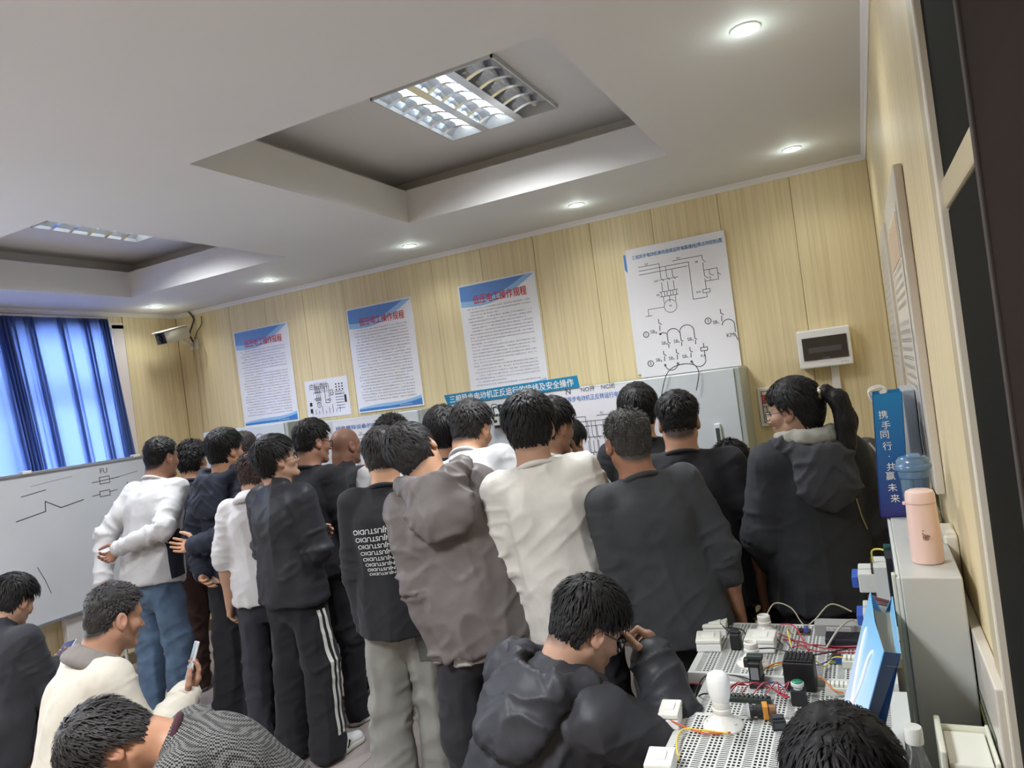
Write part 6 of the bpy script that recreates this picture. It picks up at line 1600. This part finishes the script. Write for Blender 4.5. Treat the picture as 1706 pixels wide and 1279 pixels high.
p07 = person('p07', 'man in glasses and black tee with folded arms, facing the wall cabinets', (522, 738), 4.15, 46, hyaw=16, hpitch=8, hair=MID, glasses=True, skin=SK, larm=FOLDED, rarm=FOLDED, fat=1.08, top=dict(mat=BK, name='tshirt', sleeve=.45, ease=.022, hem=-.08), bottom=dict(mat=DARKT))
p08 = person('p08', 'bald man in charcoal jacket standing at the contactor cabinet', (577, 744), 4.45, 42, hyaw=14, hpitch=4, hair=dict(kind='none', fade=.12), hcol='grey', skin=s2l(136, 98, 80), fat=1.12, larm=HANG, rarm=dict(up=(.15, .0, -1), fo=(-.3, .3, -.8)), top=dict(mat=cloth(56, 54, 58), name='jacket', ease=.03, collar='stand', hem=-.08), bottom=dict(mat=DARKT))
p09 = person('p09', 'short-haired person in white tee, mostly hidden behind the black lettered shirt', (655, 732), 4.2, 15, hair=CURL, bend=12, top=dict(mat=WH, name='tshirt', sleeve=.45, ease=.02), bottom=dict(mat=DARKT), shoemat=paint(176, 196, 96, .6), shoulder=.16)
p10 = person('p10', 'young man in black top with upside-down white lettering and pale grey trousers', (640, 762), 3.16, 14, hyaw=-8, hpitch=12, bend=6, hair=NORM, hcol='soft', larm=dict(up=(.07, .06, -1), fo=(-.02, .25, -1)), rarm=HANG, near=True, shoulder=.150,
    top=dict(mat=cloth(42, 42, 46), name='sweatshirt', sleeve=1.0, ease=.026, hem=-.11, fold=.008, sease=1.3), bottom=dict(mat=cloth(142, 140, 134), ease=.030, wide=.038, fold=.016), shoemat=paint(120, 118, 112, .6))
p11 = person('p11', 'young man in dark grey hooded windbreaker, tilting his head to look past the others', (694, 758), 2.82, 4, tilt=-12, bend=12, lean=4, hroll=-36, shoulder=.148, hyaw=12, hpitch=10, hair=NORM, hcol='soft', near=True, larm=dict(up=(.10, .05, -1), fo=(-.05, .20, -1)), rarm=dict(up=(.10, .15, -1), fo=(-.3, .5, -.8)),
    top=dict(mat=cloth(108, 101, 100, 'nylon'), name='hooded_jacket', ease=.036, hood=True, hem=-.09, fold=.018, under=(cloth(196, 196, 192), .028)), hemtilt=0.06, bottom=dict(mat=cloth(48, 48, 52, 'nylon'), ease=.034, fold=.012))
p12 = person('p12', 'long black haired person in black top behind the grey windbreaker', (740, 722), 3.55, 6, hair=dict(NORM, nape=.03, lside=.06, side=.018), hcol='black', hpitch=4, top=dict(mat=BK, name='tshirt', ease=.02), bottom=dict(mat=DARKT))
p13 = person('p13', 'man in plain white top stooping toward the contactor panel', (787, 718), 3.38, 26, tilt=-12, lean=12, bend=16, hyaw=10, hpitch=20, hair=MID, hcol='soft', larm=dict(up=(.2, .3, -.9), fo=(-.2, .6, -.7)), rarm=dict(up=(.2, .2, -.9), fo=(-.3, .6, -.7)), fat=1.06, top=dict(mat=cloth(186, 186, 188), name='sweatshirt', ease=.03, hem=-.06), bottom=dict(mat=DARKT))
p14 = person('p14', 'young man in loose cream sweatshirt at the middle of the crowd, seen from behind', (884, 716), 2.72, 4, hyaw=6, hpitch=6, bend=4, tilt=-6, hroll=-2, hair=dict(NORM, top=.030, side=.015, locks=1300), hcol='black', skin=SKL, near=True, larm=dict(up=(.10, .0, -1), fo=(-.02, .12, -1)), rarm=dict(up=(.16, .0, -1), fo=(-.05, .25, -1)),
    top=dict(mat=cloth(208, 204, 198), name='sweatshirt', ease=.034, hem=-.09, fold=.013), bottom=dict(mat=DARKT, ease=.03))
p15 = person('p15', 'person in white tee with hand raised to the face, behind the cream sweatshirt', (922, 712), 3.25, 34, hyaw=18, hpitch=14, hair=NORM, hcol='black', skin=SK, bend=8, rarm=dict(ik=((.02, .16, -.03), (.8, -.1, -.7)), show=True, hand=dict(dir=(-.5, .0, .8), palm=(0, -.6, .5), curl=(.6, .7, .8, .9))), top=dict(mat=cloth(196, 200, 192), name='tshirt', sleeve=.46, ease=.026), bottom=dict(mat=DARKT))
p16 = person('p16', 'person in black jacket bending low at the diagram poster', (948, 738), 3.95, 30, lean=14, bend=22, hpitch=30, hair=NORM, top=dict(mat=cloth(46, 42, 44), name='jacket', ease=.03), bottom=dict(mat=DARKT))
p17 = person('p17', 'grey-haired man in charcoal sweater with sleeves pushed up to the elbows', (1046, 738), 2.62, -10, hyaw=-10, hpitch=6, bend=6, tilt=-8, hair=dict(BUZZ, top=.016, ltop=.016), hcol='grey', skin=s2l(156, 112, 88), near=True, larm=dict(up=(.04, -.06, -1), fo=(-.04, .08, -1), show=True), rarm=dict(up=(.22, -.05, -1), fo=(.02, .22, -1), show=True, hand=dict(curl=(.6, .65, .7, .7))), fat=1.05,
    top=dict(mat=cloth(62, 63, 66), name='sweater', sleeve=.64, ease=.030, hem=-.08, fold=.010), bottom=dict(mat=cloth(44, 44, 48), ease=.03))
p18 = person('p18', 'person in black whose crown shows between the grey-haired man and the broad black tee', (1064, 686), 3.45, 0, hair=NORM, hcol='black', top=dict(mat=BK, name='tshirt', ease=.022), bottom=dict(mat=DARKT))
p19 = person('p19', 'broad man in plain black tee with freshly faded hair, near the grey cabinet', (1131, 704), 3.02, 2, hpitch=6, bend=6, hair=dict(MID, side=.005, lside=.009), hcol='black', skin=s2l(168, 124, 98), fat=1.20, shoulder=.180, near=True, larm=dict(up=(.24, .0, -1), fo=(.0, .2, -1)), rarm=dict(up=(.26, .0, -1), fo=(.0, .2, -1)), top=dict(mat=cloth(40, 40, 44), name='tshirt', sleeve=.50, ease=.030, hem=-.11), bottom=dict(mat=DARKT, ease=.03))
p20 = person('p20', 'dark haired person stooping low between the broad black tee and the woman', (1220, 778), 3.72, -4, lean=38, bend=30, hpitch=30, hair=CURL, hcol='black', top=dict(mat=BK, name='tshirt', ease=.022), bottom=dict(mat=DARKT))
p21 = person('p21', 'woman with ponytail, glasses and dark jacket over a pale grey hood, looking to the side', (1322, 686), 2.78, -26, twist=0, hyaw=-42, hpitch=4, hair=dict(NORM, top=.022, side=.018, ltop=.05, lside=.045, nape=.01, fringe=.034, comb=(0, -1.2, .3), wave=.1, lift=.03), hcol='black', skin=SKL, glasses=True, ponytail=True, near=True, shoulder=.155,
    larm=dict(up=(.20, .1, -1), fo=(-.4, .5, -.6)), rarm=dict(up=(.22, .0, -1), fo=(.0, .25, -1)), top=dict(mat=cloth(50, 51, 55), name='jacket', ease=.050, hood=True, hoodmat=cloth(62, 62, 67), hem=-.11, fold=.012), bottom=dict(mat=DARKT))

# hooded lining of the woman's jacket: a pale grey inner hood and a strap
def inner_hood(i):
    N, R2 = i['N'], i['R2']; S = Solid(); pts = [(-.062, .065, .02), (-.088, .015, .035), (-.085, -.045, .045), (-.05, -.080, .045), (0, -.092, .04), (.05, -.080, .045), (.085, -.045, .045), (.088, .015, .035), (.062, .065, .02)]
    for a, b in zip(pts[:-1], pts[1:]): S.cone(N + R2 @ np.array(a), N + R2 @ np.array(b), .030, .030, .02)
    V, Q = S.mesh(.006); NN = vnormals(V, Q); V = V + NN * ((ridge(V, (22, 22, 16), 4) - .3) * .010)[:, None]
    i['put']('inner_hood', V, Q, cloth(150, 148, 140), lab='pale grey inner hood')
inner_hood(p21)
N, R2 = p21['N'], p21['R2']
decal(p21, 'piping', [[N + R2 @ np.array([.10 + .045 * t + w, -.3, -.20 - .13 * t]) for w in (0, .008)] for t in np.linspace(0, 1, 9)], R2 @ np.array([0, 1, 0]), cloth(150, 144, 120), p21['top'])

# lettering on the black tee, printed upside down in shrinking rows
def lettering(i):
    N, R2 = i['N'], i['R2']; V, Q = i['top']; bv = BVHTree.FromPolygons([tuple(x) for x in V], [tuple(x) for x in Q]); d = Vector(R2 @ np.array([0, 1, 0]))
    vs_, fs_ = [], []; z = -.150
    for r in range(8):
        h = .034 - .0024 * r; wd = .235 - .010 * r; v, f = text_data('DUANJUSTUDIO', 1.0, .012)
        v = np.array(v); v[:, 0] = (v[:, 0] - (v[:, 0].max() + v[:, 0].min()) / 2) / (v[:, 0].max() - v[:, 0].min()) * wd; v[:, 1] = (v[:, 1] - v[:, 1].min()) / (v[:, 1].max() - v[:, 1].min()) * h * .82
        k = len(vs_)
        for p in v:
            x, y = -p[0] - .022 + .003 * r, z - p[1]
            o = Vector(N + R2 @ np.array([x, -.5, y])); hit = bv.ray_cast(o, d)
            q = (hit[0] if hit[0] is not None else o + d * .3) - d * .0035; vs_.append(tuple(q * i['sc']))
        fs_ += [tuple(k + a for a in g) for g in f]; z -= h
    mesh_local('lettering', vs_, fs_, paint(206, 206, 206, .6), i['top_obj'], label='white upside-down lettering in shrinking rows')
lettering(p10)
# cargo pocket on the pale trousers
hip, kn, an = p10['legs'][1]
decal(p10, 'back_pocket', [[hip + np.array([-.010 + .075 * c / 6, -.4, -.06 - .15 * r / 8]) for c in range(7)] for r in range(9)], (0, 1, 0), cloth(98, 97, 94), p10['trousers'], .006)
# white stripes on the track pants and the side panels of the white shirt
hip, kn, an = p06['legs'][1]
for off in (-.012, .022):
    rows = []
    for t in np.linspace(.14, .93, 40):
        c = hip + (kn - hip) * min(1, t * 2) if t < .5 else kn + (an - kn) * (t - .5) * 2
        rows.append([c + np.array([.5, off + w - .012, 0]) for w in (-.009, 0, .009)])
    bars = decal(p06, 'trouser_stripe', rows, (-1, 0, 0), cloth(196, 196, 190), p06['trousers'], .004, p06['root'])
    bars['label'] = 'white side stripe'
P0 = white1['P0']
for s in (1,):
    rows = [[P0 + np.array([s * .6, .08 - .11 * c / 5, z]) for c in range(6)] for z in np.linspace(-.045, .22, 12)]
    o = decal(white1, 'side_panel', rows, (-s, 0, 0), cloth(40, 42, 56), white1['top'], .004, within=.20); o['label'] = 'navy side panel'

# ------------------------------------------------------------------ seated people
def stool(i, label, h=.075, col=(70, 58, 48)):
    c = to_world(i, i['P0'] + np.array([0, -.02, 0])); zt = c[2] - h * i['sc'] - .055
    r = empty('stool', (c[0], c[1], 0), label, 'stool')
    MB().lathe([(.150, zt - .03), (.165, zt - .026), (.168, zt - .006), (.150, zt)], 32, Matrix.Translation((c[0], c[1], 0))).build('seat', paint(*col, .5), r, smooth=True)
    for a in range(4):
        an = math.radians(45 + 90 * a); ca, sa = math.cos(an), math.sin(an)
        MB().tube([(c[0] + ca * .12, c[1] + sa * .12, zt - .028), (c[0] + ca * .17, c[1] + sa * .17, 0)], .012, 10).build('leg', M_STEEL, r, smooth=True)
    MB().tube([(c[0] + .145 * math.cos(a), c[1] + .145 * math.sin(a), zt * .45) for a in np.linspace(0, 2 * np.pi, 25)[:-1]], .007, 8, closed=True).build('foot_ring', M_STEEL, r, smooth=True)
    return r
def phone(i, s, label, w=.072, h=.150, screen=(120, 126, 134), es=.8):
    A = i['arms'][s]; f, n = A['fd'], A['pn']; n = nrm(n - f * (n @ f)); up = nrm(f * .8 + n * .25); sd = np.cross(up, n); n2 = np.cross(sd, up)
    c = A['wr'] + f * .085 + n * .034 + up * .035
    M = Matrix(np.column_stack([i['Rw'] @ sd, i['Rw'] @ up, i['Rw'] @ n2]).tolist()).to_4x4(); M.translation = to_world(i, c)
    r = empty('phone', to_world(i, c), label, 'phone')
    MB().rbox(-w / 2, w / 2, -h / 2, h / 2, -.004, .004, .0035, M).build('phone_case', paint(196, 196, 200, .3), r)
    MB().box(-w / 2 + .004, w / 2 - .004, -h / 2 + .005, h / 2 - .005, .0041, .0046, M).build('phone_screen', mat('phone_screen_glow', s2l(*screen), .1, emit=s2l(*screen), es=es), r)
    MB().rbox(-w * .4, -w * .1, h * .28, h * .44, -.0055, -.0041, .001, M).build('phone_camera', M_BLACK, r)
    return r
s1 = person('s1', 'seated youth in dark jacket at the left edge, looking at a phone', (22, 1004), 3.45, 46, seated=True, hip=.50, bend=16, lean=4, hyaw=6, hpitch=28, hair=dict(NORM, top=.030), hcol='black', skin=SKL, near=True,
    rarm=dict(ik=((.04, .34, -.18), (.5, -.2, -1)), show=True, hand=dict(dir=(-.2, .8, .35), palm=(-.2, -.25, .9), curl=(.7, .75, .8, .85), thumb=.6)), larm=dict(ik=((-.06, .33, -.21), (.5, -.2, -1)), show=True, hand=dict(dir=(-.7, .6, .1), palm=(0, .1, .9), curl=(.7, .7, .7, .7))), top=dict(mat=cloth(54, 54, 59), name='jacket', ease=.036, collar='stand', hem=-.06), bottom=dict(mat=cloth(40, 40, 46)))
stool(s1, 'round stool under the seated youth at the left edge')
phone(s1, 1, 'dark phone held by the seated youth at the left edge', screen=(60, 56, 74), es=.3)
s2 = person('s2', 'seated man in cream jacket with grey corduroy collar and blue jeans, holding up a phone', (192, 1030), 2.62, 74, seated=True, hip=.54, bend=16, lean=4, hyaw=-6, hpitch=16, hair=dict(FADE, top=.016, side=.005, lside=.008), hcol='soft', skin=s2l(168, 126, 104), near=True, fat=1.08,
    rarm=dict(ik=((.12, .30, -.12), (.5, -.3, -1)), show=True, hand=dict(dir=(.0, .35, .9), palm=(-.25, -.9, .35), curl=(.5, .55, .6, .65), thumb=.5)), larm=dict(ik=((-.04, .38, -.36), (1, 0, -.4)), show=True, hand=dict(dir=(.15, 1, -.15), palm=(0, -.15, -1), curl=(.35, .35, .4, .4))),
    lleg=dict(knee=(-.12, .46, .57), ankle=(-.12, .44, .09)), rleg=dict(knee=(.20, .42, .56), ankle=(.2, .36, .09)),
    top=dict(mat=cloth(194, 187, 175), name='jacket', ease=.040, collar='fold', cmat=cloth(120, 114, 110, 'knit'), hem=-.06, fold=.012), bottom=dict(mat=cloth(84, 104, 142, 'denim'), ease=.024))
stool(s2, 'round stool under the seated man in the cream jacket')
phone(s2, 1, 'pale phone held up by the seated man in the cream jacket', screen=(120, 132, 140))
s3 = person('s3', 'person in houndstooth jacket bowed far forward on a stool at the bottom left corner', (190, 1246), 1.92, -76, seated=True, hip=.575, lean=28, bend=24, hpitch=66, hyaw=-6, hroll=6, hair=dict(NORM, wave=.45, top=.030, side=.016, locks=1600, lift=.18), hcol='soft', skin=s2l(168, 122, 96), near=True,
    larm=dict(ik=((.0, .34, -.32), (.6, 0, -1))), rarm=dict(ik=((.0, .34, -.32), (.6, 0, -1))), top=dict(mat=M_CHECK, name='jacket', ease=.030, collar='crew', cmat=cloth(62, 34, 42), hem=-.06, fold=.006), bottom=dict(mat=DARKT))
stool(s3, 'round stool under the bowed person in the houndstooth jacket')
s4 = person('s4', 'seated person in glasses and black hooded jacket, forehead resting on one hand', (980, 1048), 1.98, 44, seated=True, hip=.52, lean=6, bend=18, tilt=12, hyaw=22, hpitch=34, hair=dict(NORM, top=.030, side=.012, ltop=.06, lside=.022, locks=1600), hcol='black', skin=SKL, near=True, glasses=True, fat=1.12, shoulder=.170,
    rarm=dict(ik=((.138, .228, .100), (1, .5, -.9)), show=True, hand=dict(dir=(-.55, .05, .85), palm=(-.8, -.3, -.4), curl=(1.15, 1.2, 1.25, 1.3), thumb=.9)), larm=dict(ik=((-.02, .34, -.30), (.6, 0, -1))), top=dict(mat=cloth(54, 54, 59, 'nylon'), name='hooded_jacket', ease=.052, collar='stand', hood=True, hem=-.06, fold=.016), bottom=dict(mat=DARKT))
stool(s4, 'round stool under the seated person in the black hooded jacket')
s5 = person('s5', 'dark haired person at the bottom right corner with only the crown in view', (1410, 1322), 1.15, 0, seated=True, hip=.50, bend=10, hpitch=12, hair=dict(NORM, top=.030, side=.016, ltop=.06, lside=.045, locks=1700, lw=.004), hcol='black', skin=s2l(150, 110, 92), near=True, top=dict(mat=BK, name='tshirt', ease=.02, hem=-.06), bottom=dict(mat=DARKT))
stool(s5, 'round stool under the person at the bottom right corner')

# soft grey bag on the far rack
root = empty('soft_bag', (-.055, 3.25, 1.158), 'dark grey soft bag with pale piping slumped on the far rack', 'bag')
S = Solid(); S.ell((-.050, 3.27, 1.240), (.080, .13, .090), None, .05).ell((-.020, 3.33, 1.29), (.06, .10, .078), None, .06).ell((-.07, 3.20, 1.205), (.06, .06, .05), None, .05); S.cut((0, 0, 1.160), (0, 0, -1))
V, Q = S.mesh(.008); V = V + vnormals(V, Q) * ((ridge(V, (12, 12, 9), 8) - .35) * .014)[:, None]; V[:, 2] = np.maximum(V[:, 2], 1.1590)
mesh_obj('bag_body', V, Q, cloth(64, 62, 58, 'nylon'), root, smooth=True)
MB().tube(catmull([(-.02, 3.235, 1.360), (.010, 3.20, 1.31), (.022, 3.17, 1.25), (.015, 3.15, 1.18)], 8), .004, 8).build('piping', paint(150, 146, 128, .6), root, smooth=True)
